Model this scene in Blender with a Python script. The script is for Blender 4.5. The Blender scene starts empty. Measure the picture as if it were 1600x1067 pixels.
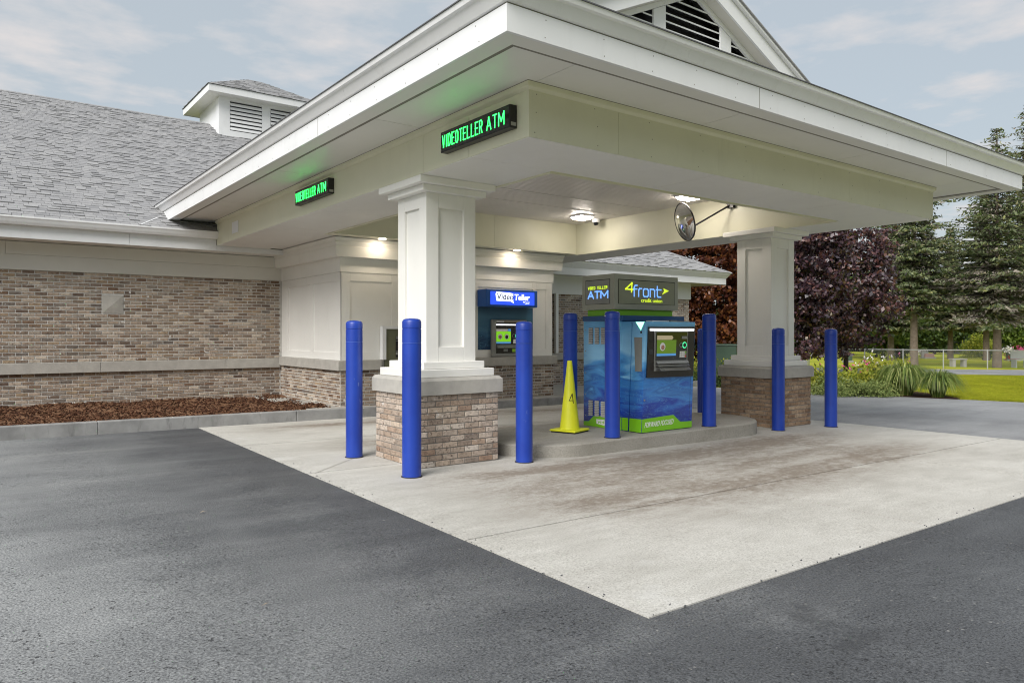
import bpy, bmesh, math, random
import numpy as np
from mathutils import Vector, Matrix
rnd = random.Random(7)
nr = np.random.default_rng(11)
S = bpy.context.scene
COL = S.collection
PI = math.pi

# ------------------------------------------------------------------ camera, sky, sun, exposure
cam_d = bpy.data.cameras.new('camera'); cam = bpy.data.objects.new('camera', cam_d); COL.objects.link(cam)
cam.location = (0, 0, 1.55)
cam.rotation_euler = (PI/2, 0, math.radians(53.18 - 90))
cam_d.sensor_width = 36; cam_d.lens = 1142.8/1600*36; cam_d.shift_y = -12.15/1600
cam_d.clip_start = 0.1; cam_d.clip_end = 3000
S.camera = cam

SUN_EL, SUN_AZ = math.radians(41), math.radians(206)      # direction towards the sun, angle from +X
sun_d = bpy.data.lights.new('sun', 'SUN'); sun = bpy.data.objects.new('sun', sun_d); COL.objects.link(sun)
sun_d.energy = 2.2; sun_d.angle = math.radians(36); sun_d.color = (1, .97, .93)
sdir = Vector((math.cos(SUN_AZ)*math.cos(SUN_EL), math.sin(SUN_AZ)*math.cos(SUN_EL), math.sin(SUN_EL)))
sun.rotation_euler = sdir.to_track_quat('Z', 'Y').to_euler()
sun.location = (-20, -5, 30)

W = bpy.data.worlds.new('World'); S.world = W; W.use_nodes = True
nt = W.node_tree; nt.nodes.clear()
def N(t, **k):
    n = nt.nodes.new(t)
    for a, b in k.items(): setattr(n, a, b)
    return n
out = N('ShaderNodeOutputWorld'); bg = N('ShaderNodeBackground'); nt.links.new(bg.outputs[0], out.inputs[0])
sky = N('ShaderNodeTexSky', sky_type='NISHITA', sun_disc=False)
sky.sun_elevation = SUN_EL; sky.sun_rotation = PI/2 - SUN_AZ; sky.air_density = 1.2; sky.dust_density = 2.5; sky.ozone_density = 1.5
bg.inputs[1].default_value = 0.104
tc = N('ShaderNodeTexCoord'); sep = N('ShaderNodeSeparateXYZ'); nt.links.new(tc.outputs['Generated'], sep.inputs[0])
zc = N('ShaderNodeMath', operation='MAXIMUM'); nt.links.new(sep.outputs[2], zc.inputs[0]); zc.inputs[1].default_value = .06
dx = N('ShaderNodeMath', operation='DIVIDE'); dy = N('ShaderNodeMath', operation='DIVIDE')
nt.links.new(sep.outputs[0], dx.inputs[0]); nt.links.new(zc.outputs[0], dx.inputs[1])
nt.links.new(sep.outputs[1], dy.inputs[0]); nt.links.new(zc.outputs[0], dy.inputs[1])
cmb = N('ShaderNodeCombineXYZ'); nt.links.new(dx.outputs[0], cmb.inputs[0]); nt.links.new(dy.outputs[0], cmb.inputs[1])
n1 = N('ShaderNodeTexNoise'); n1.inputs['Scale'].default_value = 2.6; n1.inputs['Detail'].default_value = 7; n1.inputs['Roughness'].default_value = .56
nt.links.new(cmb.outputs[0], n1.inputs[0])
n2 = N('ShaderNodeTexNoise'); n2.inputs['Scale'].default_value = .5; n2.inputs['Detail'].default_value = 4
nt.links.new(cmb.outputs[0], n2.inputs[0])
ad = N('ShaderNodeMath', operation='ADD'); nt.links.new(n1.outputs[0], ad.inputs[0]); nt.links.new(n2.outputs[0], ad.inputs[1])
mr = N('ShaderNodeMapRange'); mr.inputs['From Min'].default_value = .98; mr.inputs['From Max'].default_value = 1.24
nt.links.new(ad.outputs[0], mr.inputs[0])
veil = N('ShaderNodeMixRGB'); veil.inputs[0].default_value = .86; veil.inputs[2].default_value = (2.50, 2.75, 2.92, 1)
nt.links.new(sky.outputs[0], veil.inputs[1])
cl = N('ShaderNodeMixRGB'); cl.inputs[2].default_value = (3.75, 3.55, 3.5, 1)
cf = N('ShaderNodeMath', operation='MULTIPLY'); nt.links.new(mr.outputs[0], cf.inputs[0]); cf.inputs[1].default_value = .8
nt.links.new(cf.outputs[0], cl.inputs[0]); nt.links.new(veil.outputs[0], cl.inputs[1]); nt.links.new(cl.outputs[0], bg.inputs[0])

S.view_settings.view_transform = 'Standard'; S.view_settings.look = 'None'; S.view_settings.gamma = 1
S.cycles.filter_width = 1.05
S.view_settings.use_curve_mapping = False; S.view_settings.exposure = 1.0

# ------------------------------------------------------------------ helpers
def G(x, y=0): return -0.01*(x - 5)                       # the lot falls one per cent towards +X
ORG = {}
def lin(r, g, b):
    f = lambda c: (c/255/12.92) if c/255 <= .04045 else ((c/255 + .055)/1.055)**2.4
    return (f(r), f(g), f(b), 1)

def tag(o, label=None, cat=None, group=None, kind=None):
    if label: o['label'] = label
    if cat: o['category'] = cat
    if group: o['group'] = group
    if kind: o['kind'] = kind
    return o
def empty(name, loc, label=None, cat=None, group=None):
    o = bpy.data.objects.new(name, None); COL.objects.link(o); o.location = loc
    o.empty_display_size = .2; ORG[o.name] = Vector(loc)
    return tag(o, label, cat, group)
def copy_tree(o, loc=None, parent=None):
    c = o.copy(); COL.objects.link(c)
    if parent: c.parent = parent
    if loc is not None: c.location = loc; ORG[c.name] = Vector(loc)
    for ch in list(o.children): copy_tree(ch, None, c)
    return c

class MB:
    def __init__(s): s.v = []; s.f = []; s.m = []; s.mi = 0
    def face(s, pts):
        b = len(s.v); s.v += [tuple(p) for p in pts]; s.f.append(tuple(range(b, b+len(pts)))); s.m.append(s.mi)
    def hexa(s, p):                                        # 8 points: bottom ring 0-3 ccw, top ring 4-7
        b = len(s.v); s.v += [tuple(q) for q in p]
        for q in ((3,2,1,0),(4,5,6,7),(0,1,5,4),(1,2,6,5),(2,3,7,6),(3,0,4,7)):
            s.f.append(tuple(b+i for i in q)); s.m.append(s.mi)
    def box(s, x0, x1, y0, y1, z0, z1):
        if x0 > x1: x0, x1 = x1, x0
        if y0 > y1: y0, y1 = y1, y0
        s.hexa([(x0,y0,z0),(x1,y0,z0),(x1,y1,z0),(x0,y1,z0),(x0,y0,z1),(x1,y0,z1),(x1,y1,z1),(x0,y1,z1)])
        return s
    def prism(s, poly, ext):                               # planar polygon pts (3d) swept by vector ext
        n = len(poly); b = len(s.v); e = Vector(ext)
        s.v += [tuple(p) for p in poly] + [tuple(Vector(p)+e) for p in poly]
        s.f.append(tuple(range(b+n-1, b-1, -1))); s.f.append(tuple(range(b+n, b+2*n))); s.m += [s.mi]*2
        for i in range(n):
            j = (i+1) % n; s.f.append((b+i, b+j, b+n+j, b+n+i)); s.m.append(s.mi)
        return s
    def tube(s, pts, r, n=8, r2=None, cap=True):
        pts = [Vector(p) for p in pts]; k = len(pts); b = len(s.v)
        for i, p in enumerate(pts):
            t = (pts[min(i+1, k-1)] - pts[max(i-1, 0)]).normalized()
            a = t.orthogonal().normalized() if i == 0 else (a - t*a.dot(t)).normalized()
            c = t.cross(a); rr = r if r2 is None else r + (r2-r)*i/(k-1)
            s.v += [tuple(p + (a*math.cos(2*PI*q/n) + c*math.sin(2*PI*q/n))*rr) for q in range(n)]
        for i in range(k-1):
            for q in range(n):
                s.f.append((b+i*n+q, b+i*n+(q+1)%n, b+(i+1)*n+(q+1)%n, b+(i+1)*n+q)); s.m.append(s.mi)
        if cap:
            s.f.append(tuple(range(b+n-1, b-1, -1))); s.f.append(tuple(range(b+(k-1)*n, b+k*n))); s.m += [s.mi]*2
        return s
    def lathe(s, c, prof, n=32):                           # prof: list of (radius, z)
        b = len(s.v)
        for r, z in prof:
            s.v += [(c[0]+r*math.cos(2*PI*q/n), c[1]+r*math.sin(2*PI*q/n), c[2]+z) for q in range(n)]
        for i in range(len(prof)-1):
            for q in range(n):
                s.f.append((b+i*n+q, b+i*n+(q+1)%n, b+(i+1)*n+(q+1)%n, b+(i+1)*n+q)); s.m.append(s.mi)
        s.f.append(tuple(range(b+n-1, b-1, -1))); s.f.append(tuple(range(b+(len(prof)-1)*n, b+len(prof)*n))); s.m += [s.mi]*2
        return s
    def build(s, name, mats, parent=None, smooth=False, bevel=0, origin=None):
        """vertices are world coordinates (with parent: world coordinates too)"""
        me = bpy.data.meshes.new(name)
        root = Vector((0,0,0)); p = parent
        if parent is not None: root = ORG[parent.name]
        o0 = Vector(origin) if origin is not None else (root if parent is None else None)
        V = np.array(s.v, float)
        if o0 is None:
            lo, hi = V.min(0), V.max(0); o0 = Vector(((lo[0]+hi[0])/2, (lo[1]+hi[1])/2, lo[2]))
        elif parent is None and origin is None:
            lo, hi = V.min(0), V.max(0); o0 = Vector(((lo[0]+hi[0])/2, (lo[1]+hi[1])/2, lo[2]))
        V = V - np.array(o0)
        me.from_pydata(V.tolist(), [], s.f)
        if not isinstance(mats, (list, tuple)): mats = [mats]
        for m in mats: me.materials.append(m)
        if len(mats) > 1: me.polygons.foreach_set('material_index', s.m)
        if smooth:
            me.polygons.foreach_set('use_smooth', [True]*len(me.polygons))
            try: me.set_sharp_from_angle(angle=math.radians(40))
            except Exception: pass
        me.update()
        o = bpy.data.objects.new(name, me); COL.objects.link(o)
        o.location = o0 - root; ORG[o.name] = o0
        if parent is not None: o.parent = parent
        if bevel:
            bv = o.modifiers.new('bevel', 'BEVEL'); bv.width = bevel; bv.segments = 2; bv.limit_method = 'ANGLE'; bv.angle_limit = math.radians(40)
        return o
def bx(name, m, parent, x0, x1, y0, y1, z0, z1, bevel=0):
    return MB().box(x0, x1, y0, y1, z0, z1).build(name, m, parent, bevel=bevel)

# ------------------------------------------------------------------ materials
def nmat(name):
    m = bpy.data.materials.new(name); m.use_nodes = True
    t = m.node_tree; b = t.nodes['Principled BSDF']
    return m, t, b
def setspec(b, v): b.inputs['Specular IOR Level'].default_value = v
def noise(t, scale, detail=4, rough=.55, co=None, dist=0):
    n = t.nodes.new('ShaderNodeTexNoise'); n.inputs['Scale'].default_value = scale
    n.inputs['Detail'].default_value = detail; n.inputs['Roughness'].default_value = rough; n.inputs['Distortion'].default_value = dist
    if co is not None: t.links.new(co, n.inputs['Vector'])
    return n
def ramp(t, fac, stops, interp='LINEAR'):
    r = t.nodes.new('ShaderNodeValToRGB'); r.color_ramp.interpolation = interp
    e = r.color_ramp.elements
    while len(e) < len(stops): e.new(.5)
    for q, (p, c) in zip(e, stops): q.position = p; q.color = c if len(c) == 4 else (*c, 1)
    t.links.new(fac, r.inputs[0]); return r
def mix(t, fac, a, b, mode='MIX'):
    n = t.nodes.new('ShaderNodeMixRGB'); n.blend_type = mode
    for i, x in ((0, fac), (1, a), (2, b)):
        if hasattr(x, 'is_output'): t.links.new(x, n.inputs[i])
        else: n.inputs[i].default_value = x if i == 0 or len(x) == 4 else (*x, 1)
    return n.outputs[0]
def math_(t, op, a, b=0):
    n = t.nodes.new('ShaderNodeMath'); n.operation = op
    for i, x in ((0, a), (1, b)):
        if hasattr(x, 'is_output'): t.links.new(x, n.inputs[i])
        else: n.inputs[i].default_value = x
    return n.outputs[0]
def geo_pos(t):
    n = t.nodes.new('ShaderNodeNewGeometry'); return n.outputs['Position'], n.outputs['Random Per Island']
def mapping(t, co, scale=(1,1,1), rot=(0,0,0), loc=(0,0,0)):
    n = t.nodes.new('ShaderNodeMapping'); n.inputs['Scale'].default_value = scale; n.inputs['Rotation'].default_value = rot; n.inputs['Location'].default_value = loc
    t.links.new(co, n.inputs['Vector']); return n.outputs[0]
def bump(t, b, h, strength=.2, dist=.01):
    n = t.nodes.new('ShaderNodeBump'); n.inputs['Strength'].default_value = strength; n.inputs['Distance'].default_value = dist
    t.links.new(h, n.inputs['Height']); t.links.new(n.outputs[0], b.inputs['Normal'])
def rnd_id(t):
    """one random number per brick / shingle / leaf: object random plus island random"""
    p, isl = geo_pos(t); oi = t.nodes.new('ShaderNodeObjectInfo')
    return p, math_(t, 'FRACT', math_(t, 'ADD', math_(t, 'MULTIPLY', oi.outputs['Random'], 7.31), isl))

def simple(name, col, rough=.5, var=.08, scale=3, bumps=0, bscale=80, metal=0, spec=.5, coat=0, dirt=0, dirtcol=(.25,.22,.17,1)):
    m, t, b = nmat(name); p, isl = geo_pos(t)
    n = noise(t, scale, 5, .6, p)
    d = tuple(c*(1-var) for c in col[:3]) + (1,); l = tuple(min(1, c*(1+var)) for c in col[:3]) + (1,)
    c = ramp(t, n.outputs[0], [(.3, d), (.7, l)]).outputs[0]
    if dirt:
        n2 = noise(t, scale*2.7, 8, .7, mapping(t, p, (1, 1, .25)))
        c = mix(t, math_(t, 'MULTIPLY', ramp(t, n2.outputs[0], [(.55, (0,0,0,1)), (.75, (1,1,1,1))]).outputs[0], dirt), c, dirtcol)
    t.links.new(c, b.inputs['Base Color'])
    n3 = noise(t, scale*3, 4, .6, p)
    t.links.new(ramp(t, n3.outputs[0], [(.3, (rough*.85,)*3), (.7, (min(1, rough*1.15),)*3)]).outputs[0], b.inputs['Roughness'])
    b.inputs['Metallic'].default_value = metal; setspec(b, spec); b.inputs['Coat Weight'].default_value = coat
    if bumps: bump(t, b, noise(t, bscale, 3, .6, p).outputs[0], bumps, .004)
    return m
def emit(name, col, strength):
    m, t, b = nmat(name); b.inputs['Base Color'].default_value = col; b.inputs['Roughness'].default_value = .4
    b.inputs['Emission Color'].default_value = col; b.inputs['Emission Strength'].default_value = strength
    return m

M = {}
M['white'] = simple('white_trim_paint', (.74, .75, .76, 1), .42, .03, 1.5, .05, 40, dirt=.10)
M['cream'] = simple('cream_board_paint', (.67, .66, .515, 1), .5, .035, 1.2, .08, 60, dirt=.10)
M['shaft'] = simple('column_paint', (.775, .77, .735, 1), .48, .03, 1.4, .08, 60, dirt=.08)
M['frieze'] = simple('frieze_paint', (.64, .63, .58, 1), .5, .04, 1.2, .05, 60)
M['soffit'] = simple('soffit_paint', (.73, .725, .69, 1), .45, .04, .8, .04, 60, dirt=.05)
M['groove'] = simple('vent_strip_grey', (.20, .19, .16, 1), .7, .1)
M['beadboard'] = simple('beadboard_paint', (.72, .69, .65, 1), .45, .04, 2)
M['stone'] = simple('cast_stone', (.40, .385, .35, 1), .8, .12, 5, .25, 120, dirt=.25, dirtcol=(.2,.18,.15,1))
M['black'] = simple('black_metal', (.012, .011, .012, 1), .35, .1)
M['darkmetal'] = simple('dark_bezel', (.022, .018, .017, 1), .3, .1)
M['steel'] = simple('brushed_steel', (.42, .42, .41, 1), .32, .08, 6, metal=.9)
M['greymetal'] = simple('grey_painted_metal', (.25, .255, .24, 1), .45, .06, 4)
M['greyface'] = simple('grey_sign_face', (.25, .26, .19, 1), .35, .06, 4)
M['bluepaint'] = simple('blue_sign_metal', (.012, .085, .34, 1), .35, .06, 3)
M['green'] = simple('lime_green_vinyl', (.20, .54, .012, 1), .35, .05, 3, coat=.2)
M['bluedark'] = simple('dark_blue_vinyl', (.012, .08, .24, 1), .35, .08, 3, coat=.2)
M['whiteprint'] = simple('white_print', (.82, .82, .82, 1), .4, .02)
M['yellow'] = simple('cone_plastic', (.74, .76, .018, 1), .5, .05, 5, .05, 60, dirt=.25, dirtcol=(.4, .36, .03, 1))
M['rubber'] = simple('black_rubber', (.015, .015, .015, 1), .8)
M['gutter'] = simple('gutter_white', (.80, .81, .82, 1), .32, .03, 2, dirt=.15)
M['olive'] = simple('olive_steel', (.14, .145, .085, 1), .4, .1, 4)
M['boxgreen'] = simple('transformer_green', (.055, .095, .065, 1), .5, .08)
M['galv'] = simple('galvanised', (.36, .37, .37, 1), .45, .08, 5, metal=.3)
M['granite'] = simple('granite', (.34, .33, .32, 1), .6, .15, 20)
M['granitedark'] = simple('dark_granite', (.09, .09, .10, 1), .3, .2, 30)
M['granitered'] = simple('rose_granite', (.40, .24, .22, 1), .5, .15, 20)
M['petalwhite'] = simple('white_petals', (.80, .76, .76, 1), .6)
M['petalpink'] = simple('pink_petals', (.62, .09, .24, 1), .6)
M['petalred'] = simple('red_petals', (.62, .03, .03, 1), .6)
M['glassdark'] = simple('dark_screen_glass', (.01, .012, .013, 1), .08, .05, spec=.7)
M['weedgold'] = simple('tan_board', (.33, .27, .2, 1), .6)

# mirror
m, t, b = nmat('mirror'); b.inputs['Base Color'].default_value = (.82, .83, .83, 1); b.inputs['Metallic'].default_value = 1; b.inputs['Roughness'].default_value = .03
M['mirror'] = m

# bollard plastic
m, t, b = nmat('bollard_blue_plastic'); p, isl = geo_pos(t)
n = noise(t, 2.2, 4, .6, p); oi = t.nodes.new('ShaderNodeObjectInfo')
c = ramp(t, n.outputs[0], [(.3, (.010, .038, .30, 1)), (.7, (.014, .055, .38, 1))]).outputs[0]
sc = noise(t, 9, 8, .75, mapping(t, p, (1, 1, .5)))
c = mix(t, math_(t, 'MULTIPLY', ramp(t, sc.outputs[0], [(.63, (0,0,0,1)), (.68, (1,1,1,1))]).outputs[0], math_(t, 'MULTIPLY', oi.outputs['Random'], .75)), c, (.22, .28, .5, 1))
t.links.new(c, b.inputs['Base Color']); b.inputs['Roughness'].default_value = .38
bump(t, b, noise(t, 45, 3, .6, p).outputs[0], .06, .004)
M['bollard'] = m

# brick
def brick_mat(name, stops, fleck=.5):
    m, t, b = nmat(name); p, r = rnd_id(t)
    c = ramp(t, r, stops).outputs[0]
    n = noise(t, 16, 6, .65, p)
    c = mix(t, .75, c, ramp(t, n.outputs[0], [(.3, (.45, .42, .40, 1)), (.5, (.95, .95, .95, 1)), (.72, (1.25, 1.2, 1.15, 1))]).outputs[0], 'MULTIPLY')
    n2 = noise(t, 30, 5, .6, mapping(t, p, (1, 1, 1.6)))
    c = mix(t, math_(t, 'MULTIPLY', ramp(t, n2.outputs[0], [(.57, (0,0,0,1)), (.65, (1,1,1,1))]).outputs[0], .7), c, (.07, .042, .03, 1))
    n3 = noise(t, 11, 3, .5, p)
    c = mix(t, math_(t, 'MULTIPLY', ramp(t, n3.outputs[0], [(.67, (0,0,0,1)), (.72, (1,1,1,1))]).outputs[0], fleck), c, (.66, .65, .62, 1))
    t.links.new(c, b.inputs['Base Color']); b.inputs['Roughness'].default_value = .85; setspec(b, .3)
    bump(t, b, noise(t, 90, 5, .7, p).outputs[0], .5, .006)
    return m
M['brick'] = brick_mat('brown_blend_brick', [(0, lin(100,84,74)), (.12, lin(156,140,124)), (.24, lin(174,158,142)), (.34, lin(140,130,120)), (.46, lin(190,176,160)), (.56, lin(126,110,98)), (.66, lin(166,146,122)), (.75, lin(108,100,94)), (.86, lin(196,184,168)), (.93, lin(118,94,76)), (1, lin(158,142,126))], .95)
M['brickpale'] = brick_mat('pale_blend_brick', [(0, lin(172,156,142)), (.15, lin(192,179,166)), (.3, lin(156,138,122)), (.45, lin(206,196,184)), (.58, lin(170,150,132)), (.7, lin(140,128,118)), (.82, lin(196,180,162)), (.93, lin(146,120,102)), (1, lin(184,168,152))], .5)
M['mortar'] = simple('mortar', (.56, .55, .52, 1), .95, .12, 14, .3, 150)
M['mortarpale'] = simple('pale_mortar', (.25, .235, .21, 1), .95, .12, 14, .3, 150)

M['bricktan'] = brick_mat('tan_blend_brick', [(0, lin(140,116,94)), (.2, lin(168,144,120)), (.4, lin(152,128,104)), (.6, lin(182,160,136)), (.8, lin(130,106,88)), (1, lin(164,138,112))], .25)

# shingles
m, t, b = nmat('grey_asphalt_shingle'); p, r = rnd_id(t)
c = ramp(t, r, [(0, (.24,.242,.25,1)), (.3, (.31,.31,.315,1)), (.55, (.28,.281,.288,1)), (.8, (.34,.34,.342,1)), (1, (.285,.286,.292,1))]).outputs[0]
c = mix(t, .6, c, ramp(t, noise(t, 70, 4, .7, p).outputs[0], [(.3, (.55,.55,.55,1)), (.7, (1.35,1.35,1.35,1))]).outputs[0], 'MULTIPLY')
t.links.new(c, b.inputs['Base Color']); b.inputs['Roughness'].default_value = .9; setspec(b, .25)
M['shingle'] = m
M['underlay'] = simple('shingle_shadow_course', (.10, .102, .11, 1), .95, .2, 5)

# asphalt
def asphalt(name, stops, gscale=105, wear_sheen_on=True):
    m, t, b = nmat(name); p, isl = geo_pos(t)
    big = noise(t, .30, 4, .5, p); mid = noise(t, 1.3, 7, .65, p, .6)
    streak = noise(t, 1.0, 6, .6, mapping(t, p, (.22, 1.5, 1), (0, 0, .35)))
    fine = noise(t, gscale, 3, .7, p)
    v = t.nodes.new('ShaderNodeTexVoronoi'); v.inputs['Scale'].default_value = gscale*.9; t.links.new(p, v.inputs['Vector'])
    f = math_(t, 'ADD', math_(t, 'ADD', math_(t, 'MULTIPLY', big.outputs[0], .45), math_(t, 'MULTIPLY', mid.outputs[0], .27)), math_(t, 'MULTIPLY', streak.outputs[0], .28))
    if wear_sheen_on:                                            # the worn lane is paler with painted-in sheen, the strip along the slab is newer and darker
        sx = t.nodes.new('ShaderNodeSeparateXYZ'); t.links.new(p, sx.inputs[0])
        wear_sheen = t.nodes.new('ShaderNodeMapRange'); wear_sheen.inputs['From Min'].default_value = 2.9; wear_sheen.inputs['From Max'].default_value = -.6
        t.links.new(sx.outputs[0], wear_sheen.inputs[0])
        f = math_(t, 'ADD', f, math_(t, 'MULTIPLY', wear_sheen.outputs[0], .34))
    c = ramp(t, f, stops).outputs[0]
    c = mix(t, .85, c, ramp(t, fine.outputs[0], [(.32, (.22,.22,.23,1)), (.5, (.96,.96,.96,1)), (.68, (1.7,1.69,1.66,1))]).outputs[0], 'MULTIPLY')
    spk = ramp(t, v.outputs['Color'], [(.93, (0,0,0,1)), (.97, (1,1,1,1))]).outputs[0]
    c = mix(t, math_(t, 'MULTIPLY', spk, .55), c, (.34, .33, .31, 1))
    pn = noise(t, 42, 3, .6, p); pm = noise(t, 1.7, 3, .6, mapping(t, p, (1,1,1), loc=(5,2,0)))
    pit = ramp(t, math_(t, 'ADD', pn.outputs[0], math_(t, 'MULTIPLY', math_(t, 'SUBTRACT', pm.outputs[0], .5), .22)), [(.33, (1,1,1,1)), (.365, (0,0,0,1))]).outputs[0]
    c = mix(t, math_(t, 'MULTIPLY', pit, .85), c, (.012, .012, .014, 1))
    sc = noise(t, 2.1, 8, .72, mapping(t, p, (.25, 1.6, 1), (0, 0, -.12), (7, 3, 0)))
    c = mix(t, math_(t, 'MULTIPLY', ramp(t, sc.outputs[0], [(.64, (0,0,0,1)), (.72, (1,1,1,1))]).outputs[0], .35), c, (.27, .27, .27, 1))
    oil = noise(t, .8, 5, .6, mapping(t, p, (1, 1, 1), loc=(11, 6, 0)))
    c = mix(t, math_(t, 'MULTIPLY', ramp(t, oil.outputs[0], [(.66, (0,0,0,1)), (.72, (1,1,1,1))]).outputs[0], .5), c, (.03, .031, .034, 1))
    t.links.new(c, b.inputs['Base Color']); setspec(b, .5)
    t.links.new(ramp(t, math_(t, 'ADD', math_(t, 'MULTIPLY', big.outputs[0], .5), math_(t, 'MULTIPLY', streak.outputs[0], .5)), [(.38, (.74,)*3), (.62, (.42,)*3)]).outputs[0], b.inputs['Roughness'])
    h = math_(t, 'SUBTRACT', math_(t, 'ADD', math_(t, 'MULTIPLY', v.outputs['Distance'], .6), fine.outputs[0]), math_(t, 'MULTIPLY', pit, .8))
    bump(t, b, h, .6, .008)
    return m
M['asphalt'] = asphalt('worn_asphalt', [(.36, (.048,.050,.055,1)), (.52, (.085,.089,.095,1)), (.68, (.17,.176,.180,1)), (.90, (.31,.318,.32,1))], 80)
M['asphaltpale'] = asphalt('pale_asphalt', [(.36, (.20,.202,.21,1)), (.5, (.28,.283,.29,1)), (.62, (.36,.362,.37,1))], 105, False)

# concrete
def concrete(name, a, c2, stain=True):
    m, t, b = nmat(name); p, isl = geo_pos(t)
    big = noise(t, .7, 6, .6, p); fine = noise(t, 75, 5, .8, p); mid = noise(t, 5, 6, .7, mapping(t, p, (.35, 1, 1)))
    c = ramp(t, math_(t, 'ADD', math_(t, 'MULTIPLY', big.outputs[0], .5), math_(t, 'MULTIPLY', mid.outputs[0], .5)), [(.36, a), (.62, c2)]).outputs[0]
    c = mix(t, .8, c, ramp(t, fine.outputs[0], [(.33, (.45,.44,.42,1)), (.5, (1,1,1,1)), (.68, (1.3,1.3,1.3,1))]).outputs[0], 'MULTIPLY')
    if stain:
        sx = t.nodes.new('ShaderNodeSeparateXYZ'); t.links.new(p, sx.inputs[0])
        wob = noise(t, .6, 5, .6, mapping(t, p, (.35, 1, 1)))
        yy = math_(t, 'ADD', sx.outputs[1], math_(t, 'MULTIPLY', math_(t, 'SUBTRACT', wob.outputs[0], .5), 1.6))
        tot = None
        for cy, wd, amt in ((6.30, .62, 1.6), (4.85, .66, 1.45), (5.65, .85, 1.25), (9.55, .36, 1.4), (11.8, .40, 1.5)):
            d = math_(t, 'DIVIDE', math_(t, 'SUBTRACT', yy, cy), wd)
            g = math_(t, 'MULTIPLY', math_(t, 'POWER', 2.718, math_(t, 'MULTIPLY', math_(t, 'MULTIPLY', d, d), -1)), amt)
            tot = g if tot is None else math_(t, 'MAXIMUM', tot, g)
        br = noise(t, 1.1, 7, .7, mapping(t, p, (.3, 1.2, 1), loc=(3, 1, 0)))
        tot = math_(t, 'MULTIPLY', tot, ramp(t, br.outputs[0], [(.38, (.32,)*3), (.56, (1,)*3)]).outputs[0])
        grit = noise(t, 13, 9, .8, mapping(t, p, (.6, 1, 1)))
        tot = math_(t, 'MULTIPLY', tot, ramp(t, grit.outputs[0], [(.36, (1,)*3), (.62, (.38,)*3)]).outputs[0])
        # tyre dirt lies where cars stop at the machine and fades towards the ends of the slab
        fx = t.nodes.new('ShaderNodeMapRange'); fx.interpolation_type = 'SMOOTHSTEP'
        fx.inputs['From Min'].default_value = 3.0; fx.inputs['From Max'].default_value = 5.0; t.links.new(sx.outputs[0], fx.inputs[0])
        fx2 = t.nodes.new('ShaderNodeMapRange'); fx2.interpolation_type = 'SMOOTHSTEP'
        fx2.inputs['From Min'].default_value = 12.6; fx2.inputs['From Max'].default_value = 9.2; t.links.new(sx.outputs[0], fx2.inputs[0])
        tot = math_(t, 'MULTIPLY', tot, math_(t, 'MULTIPLY', fx.outputs[0], fx2.outputs[0]))
        c = mix(t, math_(t, 'MINIMUM', math_(t, 'MULTIPLY', tot, .9), .82), c, (.165, .130, .098, 1))
        pt = ramp(t, noise(t, 1.3, 6, .6, mapping(t, p, (.7, 1, 1), loc=(9, 4, 0))).outputs[0], [(.62, (0,0,0,1)), (.70, (1,1,1,1))]).outputs[0]
        c = mix(t, math_(t, 'MULTIPLY', pt, .35), c, (.60, .60, .585, 1))
        sp = noise(t, 9, 8, .75, p)
        c = mix(t, math_(t, 'MULTIPLY', ramp(t, sp.outputs[0], [(.64, (0,0,0,1)), (.70, (1,1,1,1))]).outputs[0], .3), c, (.16, .13, .10, 1))
    t.links.new(c, b.inputs['Base Color']); b.inputs['Roughness'].default_value = .85; setspec(b, .3)
    bump(t, b, fine.outputs[0], .3, .004)
    return m
M['concrete'] = concrete('stained_concrete', (.40, .388, .355, 1), (.53, .52, .485, 1))
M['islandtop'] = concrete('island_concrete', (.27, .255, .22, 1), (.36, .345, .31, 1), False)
M['kerb'] = simple('kerb_concrete', (.25, .25, .245, 1), .88, .3, 2.5, .3, 120, dirt=.75, dirtcol=(.085,.085,.082,1))
M['walk'] = simple('walk_concrete', (.36, .35, .32, 1), .88, .15, 4, .25, 120, dirt=.3)

# vegetation
def leafmat(name, stops, rough=.5, spec=.35, trans=.25):
    m, t, b = nmat(name); p, r = rnd_id(t)
    c = ramp(t, r, stops).outputs[0]
    c = mix(t, .5, c, ramp(t, noise(t, .9, 3, .6, p).outputs[0], [(.3, (.6,.6,.6,1)), (.7, (1.35,1.35,1.3,1))]).outputs[0], 'MULTIPLY')
    t.links.new(c, b.inputs['Base Color']); b.inputs['Roughness'].default_value = rough; setspec(b, spec)
    tr = t.nodes.new('ShaderNodeBsdfTranslucent'); t.links.new(c, tr.inputs[0])
    ms = t.nodes.new('ShaderNodeMixShader'); ms.inputs[0].default_value = trans
    t.links.new(b.outputs[0], ms.inputs[1]); t.links.new(tr.outputs[0], ms.inputs[2])
    t.links.new(ms.outputs[0], t.nodes['Material Output'].inputs[0])
    return m
M['maple'] = leafmat('purple_maple_leaves', [(0, (.026,.017,.028,1)), (.35, (.05,.025,.038,1)), (.6, (.08,.036,.046,1)), (.8, (.115,.045,.04,1)), (.93, (.12,.05,.03,1)), (.96, (.15,.12,.05,1)), (1, (.19,.17,.20,1))], .45, .8, .12)  # palest mauve stop paints sheen highlights into some leaves
M['mapleb'] = leafmat('bronze_maple_leaves', [(0, (.06,.018,.016,1)), (.35, (.12,.036,.018,1)), (.6, (.19,.062,.022,1)), (.8, (.25,.10,.03,1)), (1, (.09,.032,.034,1))], .4, .5, .35)
M['spruce'] = leafmat('spruce_needles', [(0, (.050,.068,.038,1)), (.3, (.12,.155,.075,1)), (.55, (.20,.23,.11,1)), (.75, (.15,.172,.11,1)), (.88, (.24,.25,.09,1)), (1, (.19,.165,.11,1))], .6, .25, .15)
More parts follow.
